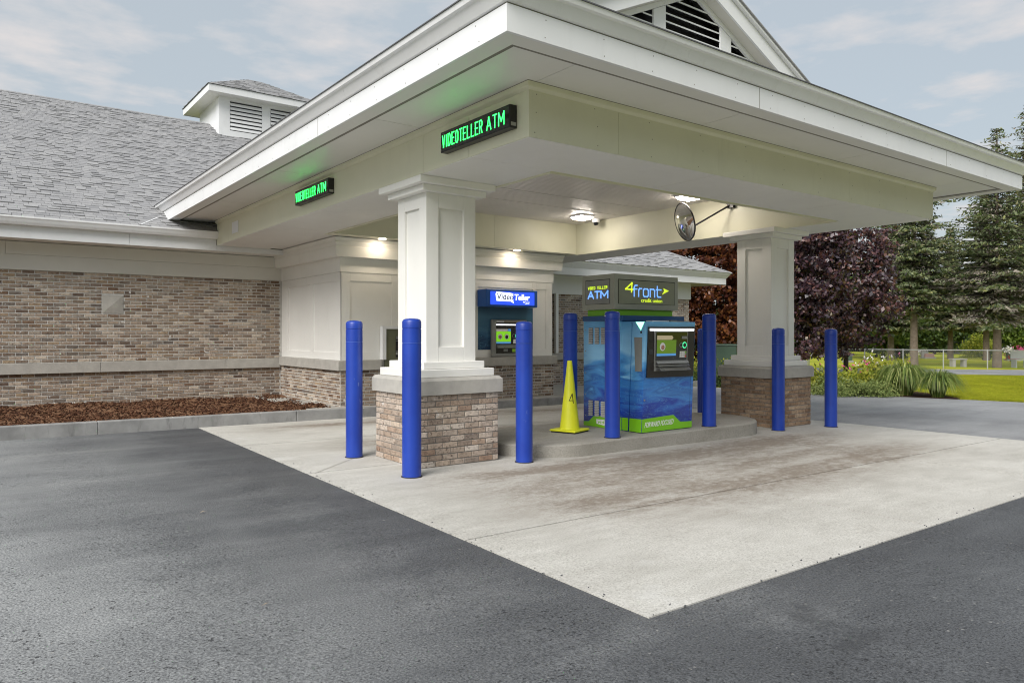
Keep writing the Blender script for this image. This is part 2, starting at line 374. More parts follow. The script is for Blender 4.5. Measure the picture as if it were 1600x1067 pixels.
M['sprucedead'] = leafmat('dead_spruce_twigs', [(0, (.16,.14,.12,1)), (.5, (.27,.24,.205,1)), (.8, (.20,.185,.15,1)), (1, (.12,.14,.08,1))], .8, .1, .05)
M['sprucebrown'] = leafmat('browning_spruce_needles', [(0, (.05,.065,.04,1)), (.4, (.09,.10,.06,1)), (.65, (.17,.12,.07,1)), (1, (.21,.14,.08,1))], .7, .2, .15)
M['leaflight'] = leafmat('light_green_leaves', [(0, (.06,.11,.02,1)), (.5, (.12,.19,.035,1)), (1, (.19,.25,.05,1))], .5, .3, .35)
M['leafmid'] = leafmat('mid_green_leaves', [(0, (.03,.055,.015,1)), (.5, (.06,.10,.025,1)), (1, (.10,.14,.035,1))], .5, .3, .3)
M['leafdark'] = leafmat('dark_wood_leaves', [(0, (.012,.022,.010,1)), (.5, (.022,.036,.016,1)), (1, (.04,.055,.02,1))], .6, .2, .15)
M['leafgold'] = leafmat('yellow_green_leaves', [(0, (.12,.18,.02,1)), (.4, (.31,.35,.04,1)), (.75, (.50,.48,.07,1)), (1, (.17,.23,.03,1))], .5, .3, .35)
M['sage'] = leafmat('sage_green_leaves', [(0, (.12,.17,.05,1)), (.5, (.22,.28,.09,1)), (1, (.34,.38,.13,1))], .6, .25, .25)
M['blade'] = leafmat('daylily_blades', [(0, (.05,.09,.02,1)), (.45, (.13,.20,.035,1)), (.8, (.25,.31,.07,1)), (1, (.48,.48,.20,1))], .4, .4, .3)
M['grass'] = leafmat('lawn_blades', [(0, (.18,.23,.012,1)), (.5, (.32,.35,.02,1)), (1, (.46,.43,.045,1))], .6, .2, .35)
M['bark'] = simple('spruce_bark', (.16, .125, .10, 1), .95, .3, 6, .7, 25)
M['barkdark'] = simple('dark_bark', (.045, .035, .03, 1), .95, .3, 6, .7, 25)
m, t, b = nmat('lawn'); p, isl = geo_pos(t)
c = ramp(t, math_(t, 'ADD', math_(t, 'MULTIPLY', noise(t, .25, 5, .6, mapping(t, p, (1, 1, 1))).outputs[0], .6), math_(t, 'MULTIPLY', noise(t, 3, 5, .7, p).outputs[0], .4)), [(.36, (.19,.25,.018,1)), (.50, (.33,.36,.024,1)), (.62, (.46,.44,.05,1))]).outputs[0]
c = mix(t, .5, c, ramp(t, noise(t, 40, 4, .8, p).outputs[0], [(.3, (.5,.5,.5,1)), (.7, (1.3,1.3,1.3,1))]).outputs[0], 'MULTIPLY')
t.links.new(c, b.inputs['Base Color']); b.inputs['Roughness'].default_value = .95; setspec(b, .1)
bump(t, b, noise(t, 30, 4, .8, p).outputs[0], .8, .03)
M['lawn'] = m
m, t, b = nmat('bark_mulch'); p, r = rnd_id(t)
c = ramp(t, r, [(0, (.035,.016,.010,1)), (.4, (.08,.035,.02,1)), (.75, (.13,.06,.032,1)), (1, (.21,.12,.07,1))]).outputs[0]
c = mix(t, .7, c, ramp(t, noise(t, 60, 4, .8, p).outputs[0], [(.3, (.4,.4,.4,1)), (.7, (1.3,1.3,1.3,1))]).outputs[0], 'MULTIPLY')
t.links.new(c, b.inputs['Base Color']); b.inputs['Roughness'].default_value = .95; setspec(b, .15)
M['mulch'] = m

# wave print (kiosk wrap, wall panel): printed picture of water
def wave(name, bottom, top, stops, seed=0):
    m, t, b = nmat(name); p, isl = geo_pos(t)
    sx = t.nodes.new('ShaderNodeSeparateXYZ'); t.links.new(p, sx.inputs[0])
    hor = math_(t, 'SUBTRACT', sx.outputs[0], math_(t, 'MULTIPLY', sx.outputs[1], 1.0))
    cm = t.nodes.new('ShaderNodeCombineXYZ'); t.links.new(hor, cm.inputs[0]); t.links.new(math_(t, 'MULTIPLY', sx.outputs[2], 3.6), cm.inputs[1]); cm.inputs[2].default_value = seed
    n = noise(t, 1.25, 8, .5, cm.outputs[0], 1.3)
    gr = t.nodes.new('ShaderNodeMapRange'); gr.inputs['From Min'].default_value = bottom; gr.inputs['From Max'].default_value = top; t.links.new(sx.outputs[2], gr.inputs[0])
    amp = ramp(t, gr.outputs[0], [(0, (.9,)*3), (.5, (.85,)*3), (.62, (.45,)*3), (.75, (.22,)*3)]).outputs[0]
    f = math_(t, 'ADD', gr.outputs[0], math_(t, 'MULTIPLY', math_(t, 'SUBTRACT', n.outputs[0], .5), amp))
    c = ramp(t, f, stops).outputs[0]
    n2 = noise(t, 2.2, 5, .5, cm.outputs[0], 2.5)
    ln = ramp(t, n2.outputs[0], [(.485, (0,0,0,1)), (.5, (1,1,1,1)), (.515, (0,0,0,1))]).outputs[0]
    low = ramp(t, gr.outputs[0], [(.52, (1,)*3), (.64, (0,)*3)]).outputs[0]
    c = mix(t, math_(t, 'MULTIPLY', math_(t, 'MULTIPLY', ln, low), .4), c, (.16, .46, .66, 1))
    t.links.new(c, b.inputs['Base Color']); b.inputs['Roughness'].default_value = .3; b.inputs['Coat Weight'].default_value = .25
    return m
M['wave'] = wave('water_print_wrap', .15, 1.8, [(0, (.006,.022,.22,1)), (.20, (.010,.055,.42,1)), (.36, (.04,.24,.66,1)), (.48, (.025,.15,.50,1)), (.58, (.09,.38,.80,1)), (.66, (.32,.68,1.0,1)), (.82, (.24,.58,.92,1)), (1, (.05,.28,.58,1))])
M['wave2'] = wave('water_print_panel', 1.2, 2.15, [(0, (.006,.03,.09,1)), (.3, (.02,.085,.19,1)), (.5, (.045,.14,.26,1)), (.75, (.06,.17,.27,1)), (1, (.02,.07,.14,1))], 5)

M['led'] = emit('green_led', (.03, 1, .12, 1), 2.3)
M['lampglow'] = emit('lamp_lens', (1, .90, .80, 1), 25)
M['downglow'] = emit('downlight_lens', (1, .83, .63, 1), 70)
M['striplight'] = emit('fascia_light_strip', (.92, .95, 1, 1), 1.3)
M['triglow'] = emit('green_arrow_light', (.25, 1, .45, 1), 1.6)
M['screengreen'] = emit('screen_green', (.075, .14, .008, 1), .45)
M['screenbright'] = emit('screen_bright_green', (.12, .34, .01, 1), .7)
M['screentan'] = emit('screen_tan', (.25, .21, .13, 1), .5)
M['screenblue'] = emit('screen_blue', (.05, .16, .34, 1), .6)
M['boxlight'] = emit('lit_blue_sign_face', (.014, .05, .62, 1), .95)
M['boxwhite'] = emit('lit_white_lettering', (.8, .84, .95, 1), .75)
M['logoyellow'] = emit('lit_lime_lettering', (.55, .72, .03, 1), .55)
M['logoblue'] = emit('lit_blue_lettering', (.16, .36, .88, 1), .6)
M['navytext'] = simple('navy_lettering', (.01, .03, .16, 1), .4)
M['ledring'] = emit('green_ring_light', (.05, .6, .25, 1), .9)
M['skin'] = simple('face_picture', (.42, .20, .14, 1), .6)

# ------------------------------------------------------------------ text
_T = {}
def text_geo(s, bold=0.0, space=1.0):
    k = (s, bold, space)
    if k in _T: return _T[k]
    cu = bpy.data.curves.new('text', 'FONT'); cu.body = s; cu.resolution_u = 3; cu.offset = bold; cu.space_character = space
    o = bpy.data.objects.new('text', cu); COL.objects.link(o)
    dg = bpy.context.evaluated_depsgraph_get(); me = bpy.data.meshes.new_from_object(o.evaluated_get(dg))
    V = np.array([v.co[:] for v in me.vertices]); F = [tuple(p.vertices) for p in me.polygons]
    lo, hi = V.min(0), V.max(0)
    V = (V - lo)/np.maximum(hi - lo, 1e-6)
    bpy.data.objects.remove(o); bpy.data.curves.remove(cu); bpy.data.meshes.remove(me)
    _T[k] = (V, F); return _T[k]
def put_text(mb, s, o, right, up, w, h, thick=.004, bold=0.0, shear=0.0, space=1.0, slope=0.0):
    """lettering of size w x h whose lower left corner is o, standing proud of its face"""
    V, F = text_geo(s, bold, space); R = Vector(right); U = Vector(up); Nn = R.cross(U); O = Vector(o)
    b = len(mb.v)
    P = [O + R*(v[0]*w + v[1]*h*shear) + U*(v[1]*h + v[0]*w*slope) for v in V]
    mb.v += [tuple(q + Nn*thick) for q in P] + [tuple(q) for q in P]
    n = len(P); ed = {}
    for f in F:
        mb.f.append(tuple(b+i for i in f)); mb.m.append(mb.mi)
        for i in range(len(f)):
            e = (f[i], f[(i+1) % len(f)]); ed[e] = ed.get(e, 0) + 1
    for (i, j) in ed:
        if (j, i) not in ed:
            mb.f.append((b+n+i, b+n+j, b+j, b+i)); mb.m.append(mb.mi)
def plate(mb, o, right, up, pts, thick):
    """flat polygon pts (a,b) on the plane o + a*right + b*up, raised by thick"""
    R = Vector(right); U = Vector(up); Nn = R.cross(U); O = Vector(o)
    mb.prism([O + R*a + U*b for a, b in pts], Nn*thick)
def rect(a0, b0, a1, b1): return [(a0,b0),(a1,b0),(a1,b1),(a0,b1)]
def disc(a, b, r, n=20, sx=1): return [(a+r*sx*math.cos(2*PI*i/n), b+r*math.sin(2*PI*i/n)) for i in range(n)]
FR = ((1,0,0), (0,0,1))       # a face looking towards -Y
LF = ((0,-1,0), (0,0,1))      # a face looking towards -X

STROKES = {
 'V': [[(0,1),(.5,0),(1,1)]], 'I': [[(.5,0),(.5,1)]], 'D': [[(0,0),(0,1),(.62,1),(1,.78),(1,.22),(.62,0),(0,0)]],
 'E': [[(1,1),(0,1),(0,0),(1,0)], [(0,.52),(.82,.52)]], 'O': [[(.3,0),(.7,0),(1,.2),(1,.8),(.7,1),(.3,1),(0,.8),(0,.2),(.3,0)]],
 'T': [[(0,1),(1,1)], [(.5,1),(.5,0)]], 'L': [[(0,1),(0,0),(1,0)]], 'R': [[(0,0),(0,1),(.7,1),(1,.86),(1,.64),(.7,.5),(0,.5)], [(.5,.5),(1,0)]],
 'A': [[(0,0),(.5,1),(1,0)], [(.2,.33),(.8,.33)]], 'M': [[(0,0),(0,1),(.5,.3),(1,1),(1,0)]]}
WID = {'I': .25, 'M': 1.35, 'A': 1.1}
def stroke(mb, o, R, U, pts, w, th):
    for (a, b_) in zip(pts[:-1], pts[1:]):
        d = Vector((b_[0]-a[0], b_[1]-a[1])); L = d.length; d /= L; nn = Vector((-d.y, d.x))*w/2; e = d*w*.38
        plate(mb, o, R, U, [(a[0]-nn.x-e.x, a[1]-nn.y-e.y), (b_[0]-nn.x+e.x, b_[1]-nn.y+e.y), (b_[0]+nn.x+e.x, b_[1]+nn.y+e.y), (a[0]+nn.x-e.x, a[1]+nn.y-e.y)], th)
def word(txt, o, R, U, w, h, sw, m, parent, th=.004, gap=.42, name='letter'):
    """block lettering, every letter a part of its own; o is the lower left corner"""
    tot = sum(WID.get(c, .9 if c != ' ' else .8) for c in txt) + gap*(len(txt)-1); k = w/tot; x = 0
    for c in txt:
        wd = WID.get(c, .9 if c != ' ' else .8)*k
        if c != ' ':
            mb = MB()
            for i, pl_ in enumerate(STROKES[c]): stroke(mb, o, R, U, [(x + a*wd, b_*h) for a, b_ in pl_], sw, th)
            mb.build(name, m, parent)
        x += wd + gap*k

# ------------------------------------------------------------------ bricks
_bm = None
def brick_mesh():
    global _bm
    if _bm: return _bm
    mb = MB(); c = .018
    mb.v = [(0,0,0),(1,0,0),(1,0,1),(0,0,1), (0,.72,0),(1,.72,0),(1,.72,1),(0,.72,1), (c,1,c*3),(1-c,1,c*3),(1-c,1,1-c*3),(c,1,1-c*3)]
    F = [(0,1,2,3)[::-1], (0,1,5,4),(1,2,6,5),(2,3,7,6),(3,0,4,7),(4,5,9,8),(5,6,10,9),(6,7,11,10),(7,4,8,11),(8,9,10,11)]
    me = bpy.data.meshes.new('brick'); me.from_pydata(mb.v, [], [f[::-1] for f in F]); me.update()
    _bm = me; return me
BL, BH, JT = .203, .0677, .0135
def brick_field(length, z0, z1, holes=(), course=None, joint=.0165):
    """running bond; returns list of (u0,u1,z0,z1)"""
    res = []; n = max(1, round((z1-z0)/(course or BH))); ch = (z1-z0)/n
    for r in range(n):
        JT = joint; za = z0 + r*ch + JT/2; zb = z0 + (r+1)*ch - JT/2
        u = -(BL/2) if r % 2 else 0.0
        while u < length - .02:
            a, b_ = max(u, 0), min(u + BL, length)
            if b_ - a > .035:
                cuts = [(a + JT/2, b_ - JT/2)]
                for hx0, hx1, hz0, hz1 in holes:
                    if zb > hz0 and za < hz1:
                        nc = []
                        for p, q in cuts:
                            if q <= hx0 or p >= hx1: nc.append((p, q)); continue
                            if p < hx0 - .03: nc.append((p, hx0 - JT/2))
                            if q > hx1 + .03: nc.append((hx1 + JT/2, q))
                        cuts = nc
                res += [(p, q, za, zb) for p, q in cuts]
            u += BL
    return res
def lay_bricks(parent, mat, origin, ang, fields, depth=.008, singles=lambda i, f: True):
    """face runs along direction ang from origin; bricks stick out to the right of it (outward)."""
    o = Vector(origin); u = Vector((math.cos(ang), math.sin(ang), 0)); nrm = Vector((u.y, -u.x, 0))
    me = brick_mesh()
    if not me.materials: me.materials.append(None)
    rest = MB(); rot = Matrix(((u.x, nrm.x, 0), (u.y, nrm.y, 0), (0, 0, 1))).to_4x4()
    cnt = 0; base = [v.co.copy() for v in me.vertices]; fc = [tuple(p.vertices) for p in me.polygons]
    pr = ORG[parent.name] if parent else Vector((0,0,0))
    flip = rot.determinant() < 0
    for i, f in enumerate(fields):
        d = depth + rnd.uniform(-.002, .002); p0 = o + u*f[0] + Vector((0,0,f[2]))
        sc = (f[1]-f[0], d, f[3]-f[2])
        if singles(i, f):
            ob = bpy.data.objects.new('brick', me); COL.objects.link(ob)
            ob.material_slots[0].link = 'OBJECT'; ob.material_slots[0].material = mat
            ob.parent = parent
            # mirrored frame: rotate and use negative depth axis
            if flip:
                ob.rotation_euler = (0, 0, ang); ob.scale = (sc[0], -sc[1], sc[2])
            else:
                ob.rotation_euler = (0, 0, ang); ob.scale = sc
            ob.location = p0 - pr; cnt += 1
        else:
            b = len(rest.v); rest.v += [tuple(p0 + u*(v.x*sc[0]) + nrm*(v.y*sc[1]) + Vector((0,0,v.z*sc[2]))) for v in base]
            for q in fc: rest.f.append(tuple(b+k for k in (q[::-1] if flip else q))); rest.m.append(0)
    if rest.v:
        ob = rest.build('brickwork', mat, parent); ob['kind'] = 'stuff'
    return cnt

# ------------------------------------------------------------------ ground
def sheet(name, poly, m, off, thick=.0, kind='structure'):
    mb = MB()
    if thick: mb.prism([(x, y, G(x)+off-thick) for x, y in poly], (0, 0, thick))
    else: mb.face([(x, y, G(x)+off) for x, y in poly])
    o = mb.build(name, m, origin=(poly[0][0], poly[0][1], G(poly[0][0])+off)); o['kind'] = kind
    return o
sheet('lawn', [(-250,-250),(600,-250),(600,500),(-250,500)], M['lawn'], -.03)
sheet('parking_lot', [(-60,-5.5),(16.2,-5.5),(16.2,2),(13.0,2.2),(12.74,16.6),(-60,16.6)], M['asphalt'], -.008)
sheet('exit_lane', [(12.76,16.6),(12.9,7.1),(13.06,2.2),(16.2,2.0),(16.2,-30),(28,-30),(22.6,2.6),(20.95,7.9),(20.0,10.9),(19.6,12.6),(19.2,14.2),(18.7,15.4),(14.2,15.4),(14.2,16.6)], M['asphaltpale'], -.008)
Fv = np.array((math.cos(math.radians(53.18)), math.sin(math.radians(53.18)))); Rv = np.array((Fv[1], -Fv[0]))
def FRp(w, r): q = Fv*w + Rv*r; return (float(q[0]), float(q[1]))
sheet('cemetery_road', [FRp(36.6,-4), FRp(33.0,30), FRp(40.2,30), FRp(41.0,-4)], M['asphaltpale'], -.018)

# concrete slab laid in bays with open joints
pad = empty('drive_slab', (8, 7, 0)); pad['kind'] = 'structure'
xs_n, xs_f, y0p, y1p = (2.96, 12.98), (3.06, 12.66), 2.72, 12.62
def slab_x(u, y):
    k = (y - y0p)/(y1p - y0p); a = xs_n[0] + (xs_f[0]-xs_n[0])*k; b = xs_n[1] + (xs_f[1]-xs_n[1])*k
    return a + (b-a)*u
us = [0, .335, .665, 1]; ysl = [y0p, 4.55, 7.76, 10.2, y1p]
for i in range(3):
    for j in range(4):
        g = .009; mb = MB(); q = []
        ya, yb = ysl[j] + (g if j else 0), ysl[j+1] - (g if j < 3 else 0)
        for (uu, y) in ((us[i], ya), (us[i+1], ya), (us[i+1], yb), (us[i], yb)):
            x = slab_x(uu, y) + (g if uu == us[i] and i else 0) - (g if uu == us[i+1] and i < 2 else 0)
            q.append((x, y))
        mb.hexa([(x, y, G(x)-.12) for x, y in q] + [(x, y, G(x)) for x, y in q])
        mb.build('slab', M['concrete'], pad)
# diagonal crack control joint near the first posts
o = MB(); a, b_ = Vector((3.08, 7.72, 0)), Vector((3.86, 8.42, 0)); nrm = Vector((-(b_-a).y, (b_-a).x, 0)).normalized()*.004
o.face([(p.x, p.y, G(p.x)+.002) for p in (a-nrm, b_-nrm, b_+nrm, a+nrm)]); o.build('joint_filler', M['groove'], pad)

def crumbs(a, b_, n, name, m, wob=.03, sz=(.008, .03)):
    P = []
    for i in range(n):
        k = rnd.random(); x = a[0]+(b_[0]-a[0])*k; y = a[1]+(b_[1]-a[1])*k; dx_, dy_ = b_[0]-a[0], b_[1]-a[1]; L = math.hypot(dx_, dy_); e = rnd.gauss(0, wob)
        x += -dy_/L*e; y += dx_/L*e; P.append((x, y, G(x) + .001))
    return name, P, np.stack([nr.uniform(*sz, n), nr.uniform(sz[0]*.6, sz[1]*.6, n)], 1), m
CRUMBS = [crumbs((2.955, 2.72), (3.055, 12.6), 70, 'edge_grit', M['asphalt'], .05, (.004, .014)), crumbs((2.96, 2.715), (12.9, 2.715), 60, 'edge_grit', M['asphalt'], .05, (.004, .014))]

# kerb, walk and mulch bed along the building
kb = empty('kerb', (3, 12.7, 0)); kb['kind'] = 'structure'
mb = MB(); mb.hexa([(x, y, G(x)-.25) for x, y in ((-12, 12.63), (14, 12.63), (14, 12.77), (-12, 12.77))] + [(x, y, G(x)+.13) for x, y in ((-12, 12.63), (14, 12.63), (14, 12.77), (-12, 12.77))]); mb.build('joint_filler', M['groove'], kb)
segs = [-12, -9, -6, -3, .0, 1.62, 4.7, 7.8, 10.9, 14.0]
for a, b_ in zip(segs[:-1], segs[1:]):
    q = [(a+.002, 12.62), (b_-.002, 12.62), (b_-.002, 12.78), (a+.002, 12.78)]
    h = lambda x: G(x) + (.185 if x < 5 else .165)
    mb = MB(); mb.hexa([(x, y-(.015 if y < 12.7 else 0), G(x)-.2) for x, y in q] + [(x, y, h(x)) for x, y in q])
    mb.build('kerb_stone', M['kerb'], kb, bevel=.012)
o = MB(); q = [(5.1, 12.783), (14.2, 12.783), (14.2, 16.45), (5.1, 16.45)]
o.hexa([(x, y, G(x)-.2) for x, y in q] + [(x, y, G(x)+.155) for x, y in q]); o = o.build('walk', M['walk'], bevel=.01, origin=(8, 13, 0)); o['kind'] = 'structure'
kb2 = empty('kerb', (17, 15.5, G(17))); kb2['kind'] = 'structure'
for a, b_ in ((14.21, 17.0), (17.0, 19.6)):
    q = [(a+.004, 15.4), (b_-.004, 15.4), (b_-.004, 15.56), (a+.004, 15.56)]
    mb = MB(); mb.hexa([(x, y, G(x)-.2) for x, y in q] + [(x, y, G(x)+.15) for x, y in q]); mb.build('kerb_stone', M['kerb'], kb2, bevel=.02)

# mulch bed: lumpy sheet plus loose chips
def lump(x, y): return .03*math.sin(x*3.1+y*1.7) + .022*math.sin(x*7.3-y*5.1) + .012*math.sin(x*17+y*13)
mb = MB(); nx, ny = 120, 30
def mz(x, y): return G(x) + .14 + .015*min(1, (y-12.78)/1.0) + .5*lump(x, y)*min(1, (y-12.78)/.5)
X = [-9 + 14.78*i/nx for i in range(nx+1)]
for j in range(ny+1):
    for i in range(nx+1):
        y = 12.78 + 3.72*j/ny; x = X[i]
        if x > 5.75: x = 5.75
        mb.v.append((x, y, mz(x, y) - (.10 if x > 4.9 and y < 13.25 else 0)))
for j in range(ny):
    for i in range(nx):
        a = j*(nx+1)+i; mb.f.append((a, a+1, a+nx+2, a+nx+1)); mb.m.append(0)
o = mb.build('mulch_bed', M['mulch'], smooth=True, origin=(0, 14, .1)); o['kind'] = 'structure'
def scatter_chips(name, pts, sizes, m):
    """small flat chips with thickness as one mesh"""
    n = len(pts); P = np.array(pts); th = nr.uniform(0, 2*PI, n); ti = nr.uniform(-.6, .6, n); L = sizes[:, 0]; Wd = sizes[:, 1]
    a = np.stack([np.cos(th)*np.cos(ti), np.sin(th)*np.cos(ti), np.sin(ti)], 1)*L[:, None]/2
    c = np.stack([-np.sin(th), np.cos(th), nr.uniform(-.5, .5, n)], 1)*Wd[:, None]/2
    up = np.array((0, 0, .006))
    V = np.concatenate([np.stack([P-a-c, P+a-c, P+a+c, P-a+c], 1), np.stack([P-a-c, P+a-c, P+a+c, P-a+c], 1)+up], 1).reshape(-1, 3)
    Fb = np.array([(4,5,6,7),(0,1,5,4),(1,2,6,5),(2,3,7,6),(3,0,4,7)])
    Fc = (Fb[None] + (np.arange(n)*8)[:, None, None]).reshape(-1, 4)
    return np_mesh(name, V, Fc, m)
def np_mesh(name, V, Fq, mats, parent=None, mi=None, origin=None):
    me = bpy.data.meshes.new(name); root = ORG[parent.name] if parent is not None else None
    o0 = Vector(origin) if origin is not None else (root if root is not None else Vector(((V[:,0].min()+V[:,0].max())/2, (V[:,1].min()+V[:,1].max())/2, V[:,2].min())))
    V = V - np.array(o0); k = Fq.shape[1]
    me.vertices.add(len(V)); me.vertices.foreach_set('co', V.astype(np.float32).ravel())
    me.loops.add(Fq.size); me.loops.foreach_set('vertex_index', Fq.astype(np.int32).ravel())
    me.polygons.add(len(Fq)); me.polygons.foreach_set('loop_start', np.arange(0, Fq.size, k, dtype=np.int32))
    if not isinstance(mats, (list, tuple)): mats = [mats]
    for m in mats: me.materials.append(m)
    if mi is not None: me.polygons.foreach_set('material_index', mi.astype(np.int32))
    me.update(calc_edges=True); me.validate()
    o = bpy.data.objects.new(name, me); COL.objects.link(o); ORG[o.name] = o0
    if parent is not None: o.parent = parent; o.location = o0 - root
    else: o.location = o0
    return o
pts = []
while len(pts) < 9000:
    x = rnd.uniform(-1.5, 5.6); y = 12.8 + 3.65*rnd.random()**1.3
    if x > 4.9 and y < 13.2: continue
    pts.append((x, y, mz(x, y) + rnd.uniform(-.004, .012)))
o = scatter_chips('mulch_chips', pts, np.stack([nr.uniform(.03, .09, 9000), nr.uniform(.012, .03, 9000)], 1), M['mulch']); tag(o, 'loose brown bark chips in the bed along the brick wall', 'mulch', kind='stuff')

for a_, lb_ in zip(CRUMBS, ('dark grit along the left edge of the concrete slab', 'dark grit along the front edge of the concrete slab')): o = scatter_chips(*a_); tag(o, lb_, 'grit', kind='stuff')

# raised island with rounded ends
mb = MB(); Xa, Xb, Yc, r = 6.38, 9.72, 7.86, .93
outl = [(Xb + r*math.sin(a)*1.02, Yc - r*math.cos(a)) for a in np.linspace(0, PI, 22)] + [(Xa - r*math.sin(a), Yc + r*math.cos(a)) for a in np.linspace(0, PI, 22)]
n = len(outl); cx0, cy0 = (Xa+Xb)/2, Yc
rings = [(0, -.15), (0, .145), (.012, .157), (.03, .163)]
for ins, z in rings:
    for x, y in outl:
        d = Vector((x - min(max(x, Xa), Xb), y - Yc)); d.normalize()
        mb.v.append((x - d.x*ins, y - d.y*ins, -.012 + z))
for k in range(3):
    for i in range(n):
        j = (i+1) % n; mb.f.append((k*n+i, k*n+j, (k+1)*n+j, (k+1)*n+i)); mb.m.append(0)
mb.f.append(tuple(3*n+i for i in range(n))); mb.m.append(0)
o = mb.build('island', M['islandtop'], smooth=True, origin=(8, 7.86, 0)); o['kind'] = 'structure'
ZI = .151

# ------------------------------------------------------------------ canopy over the drive lanes
can = empty('drive_through_canopy', (8.4, 9, 0), 'cream drive-through canopy on two brick-based square columns, with a louvred gable on its roof', 'canopy')
ZB, ZS, ZC = 3.385, 3.895, 4.07
XL, XR, YF, YB = 4.20, 12.45, 5.35, 15.84
XLi, XRi, YFi, YBi = 5.30, 11.35, 6.36, 12.67
FX, FXR, FY = 3.324, 13.64, 4.506

def sweep(prof, x0, y0, x1, yb):
    """closed profile [(out,z)] swept round three sides of a rectangle with mitred corners; yb may depend on z"""
    mb = MB(); k = len(prof)
    ybf = yb if callable(yb) else (lambda z: yb)
    rows = [[(x0-o, ybf(z), z), (x0-o, y0-o, z), (x1+o, y0-o, z), (x1+o, ybf(z), z)] for o, z in prof]
    for r_ in rows: mb.v += r_
    for i in range(k):
        j = (i+1) % k
        for s in range(3): mb.f.append((i*4+s, i*4+s+1, j*4+s+1, j*4+s)); mb.m.append(0)
    mb.f.append(tuple(i*4 for i in range(k))); mb.f.append(tuple(i*4+3 for i in range(k))[::-1]); mb.m += [0, 0]
    return mb
roofY = lambda z: 15.76 + (z - 3.65)/.5 - .02
# soffit panels between beam and fascia, butted with small gaps
def panels(name, m, parent, edges, axis, c0, c1, z0, z1, gap=.005):
    for a, b_ in zip(edges[:-1], edges[1:]):
        if axis == 'x': bx(name, m, parent, a+gap, b_-gap, c0, c1, z0, z1)
        else: bx(name, m, parent, c0, c1, a+gap, b_-gap, z0, z1)
panels('soffit_panel', M['soffit'], can, [YF-.60, 7.30, 10.45, 13.4, 16.15], 'y', FX+.262, XL+.06, ZS, ZS+.02)
panels('soffit_panel', M['soffit'], can, [FX+.262, 4.2, 6.64, 9.45, 12.46, FXR-.262], 'x', FY+.262, YF-.605+.003, ZS, ZS+.02)
panels('soffit_panel', M['soffit'], can, [4.262, 6.64, 9.45, 12.39], 'x', YF-.599, YF+.06, ZS, ZS+.02)
panels('soffit_panel', M['soffit'], can, [YF-.60, 7.30, 10.45, 13.4, 15.8], 'y', XR-.06, FXR-.262, ZS, ZS+.02)
# eave return boards, vent strip, fascia, crown
sweep([(-.20, 3.872), (-.003, 3.872), (-.003, 3.90), (-.20, 3.90)], FX, FY, FXR, lambda z: 16.2).build('eave_return', M['soffit'], can)
sweep([(-.262, 3.889), (-.203, 3.889), (-.203, 3.93), (-.262, 3.93)], FX, FY, FXR, lambda z: 16.2).build('vent_strip', M['groove'], can)
MBf = sweep([(0, 3.868), (0, 4.083), (-.03, 4.083), (-.03, 3.868)], FX, FY, FXR, roofY); MBf.build('fascia', M['white'], can)
sweep([(-.005, 4.083), (-.005, 4.094), (-.03, 4.094), (-.03, 4.083)], FX, FY, FXR, roofY).build('fascia_gap', M['groove'], can)
MBc = sweep([(.004, 4.094), (.02, 4.10), (.075, 4.185), (.085, 4.19), (.105, 4.195), (.118, 4.235), (.09, 4.235), (-.03, 4.235), (-.03, 4.094)], FX, FY, FXR, roofY); MBc.build('crown_gutter', M['frieze'] if False else M['gutter'], can)
sweep([(.128, 4.236), (.128, 4.246), (-.2, 4.246+.12), (-.2, 4.236)], FX, FY, FXR, roofY).build('shingle_edge', M['underlay'], can)
# fascia and crown joints
for y in (8.25,): bx('board_joint', M['groove'], can, FX-.0012, FX+.01, y-.003, y+.003, 3.87, 4.08)
for x in (6.56, 10.9): bx('board_joint', M['groove'], can, x-.003, x+.003, FY-.0012, FY+.01, 3.87, 4.08)
# roof
mb = MB(); zr = 4.25; hx = (FX+FXR)/2; hw = (FXR-FX)/2+.12; zt = zr + .5*hw
A_ = (FX-.12, FY-.12, zr); B_ = (FXR+.12, FY-.12, zr); R1 = (hx, FY-.12+hw, zt); R2 = (hx, 15.76+(zt-3.65)/.5, zt)
C1 = (FXR+.12, 15.76+(zr-3.65)/.5, zr); D1 = (FX-.12, 15.76+(zr-3.65)/.5, zr)
mb.face([A_, B_, R1]); mb.face([D1, A_, R1, R2]); mb.face([B_, C1, R2, R1]); mb.face([A_, D1, C1, B_]); mb.face([D1, R2, C1])
mb.build('roof', M['shingle'], can)
# beams: boards on a slightly recessed core
def beam(parent, x0, x1, y0, y1, cuts, axis):
    bx('beam_core', M['cream'], parent, x0+.006, x1-.006, y0+.006, y1-.006, ZB+.004, 4.10)
    if axis == 'x':
        ed = [x0] + cuts + [x1]
        for a, b_ in zip(ed[:-1], ed[1:]):
            mb = MB(); mb.box(a+.0015, b_-.0015, y0, y1, ZB, ZC+.02); mb.build('beam_board', M['cream'], parent)
    else:
        ed = [y0] + cuts + [y1]
        for a, b_ in zip(ed[:-1], ed[1:]):
            mb = MB(); mb.box(x0, x1, a+.0015, b_-.0015, ZB, ZC+.02); mb.build('beam_board', M['cream'], parent)
panels('beam_soffit', M['soffit'], can, [XL+.008, 6.95, 9.9, XR-.008], 'x', YF+.008, YFi-.036, ZB-.007, ZB-.0005, .003)
panels('beam_soffit', M['soffit'], can, [YFi-.035, 8.6, 10.35, 12.4, YB], 'y', XL+.008, XLi-.008, ZB-.007, ZB-.0005, .003)
panels('beam_soffit', M['soffit'], can, [YFi-.035, 9.3, 12.2, YB], 'y', XRi+.008, XR-.008, ZB-.007, ZB-.0005, .003)
beam(can, XL, XR, YF, YFi, [5.37, 7.0, 9.9], 'x')
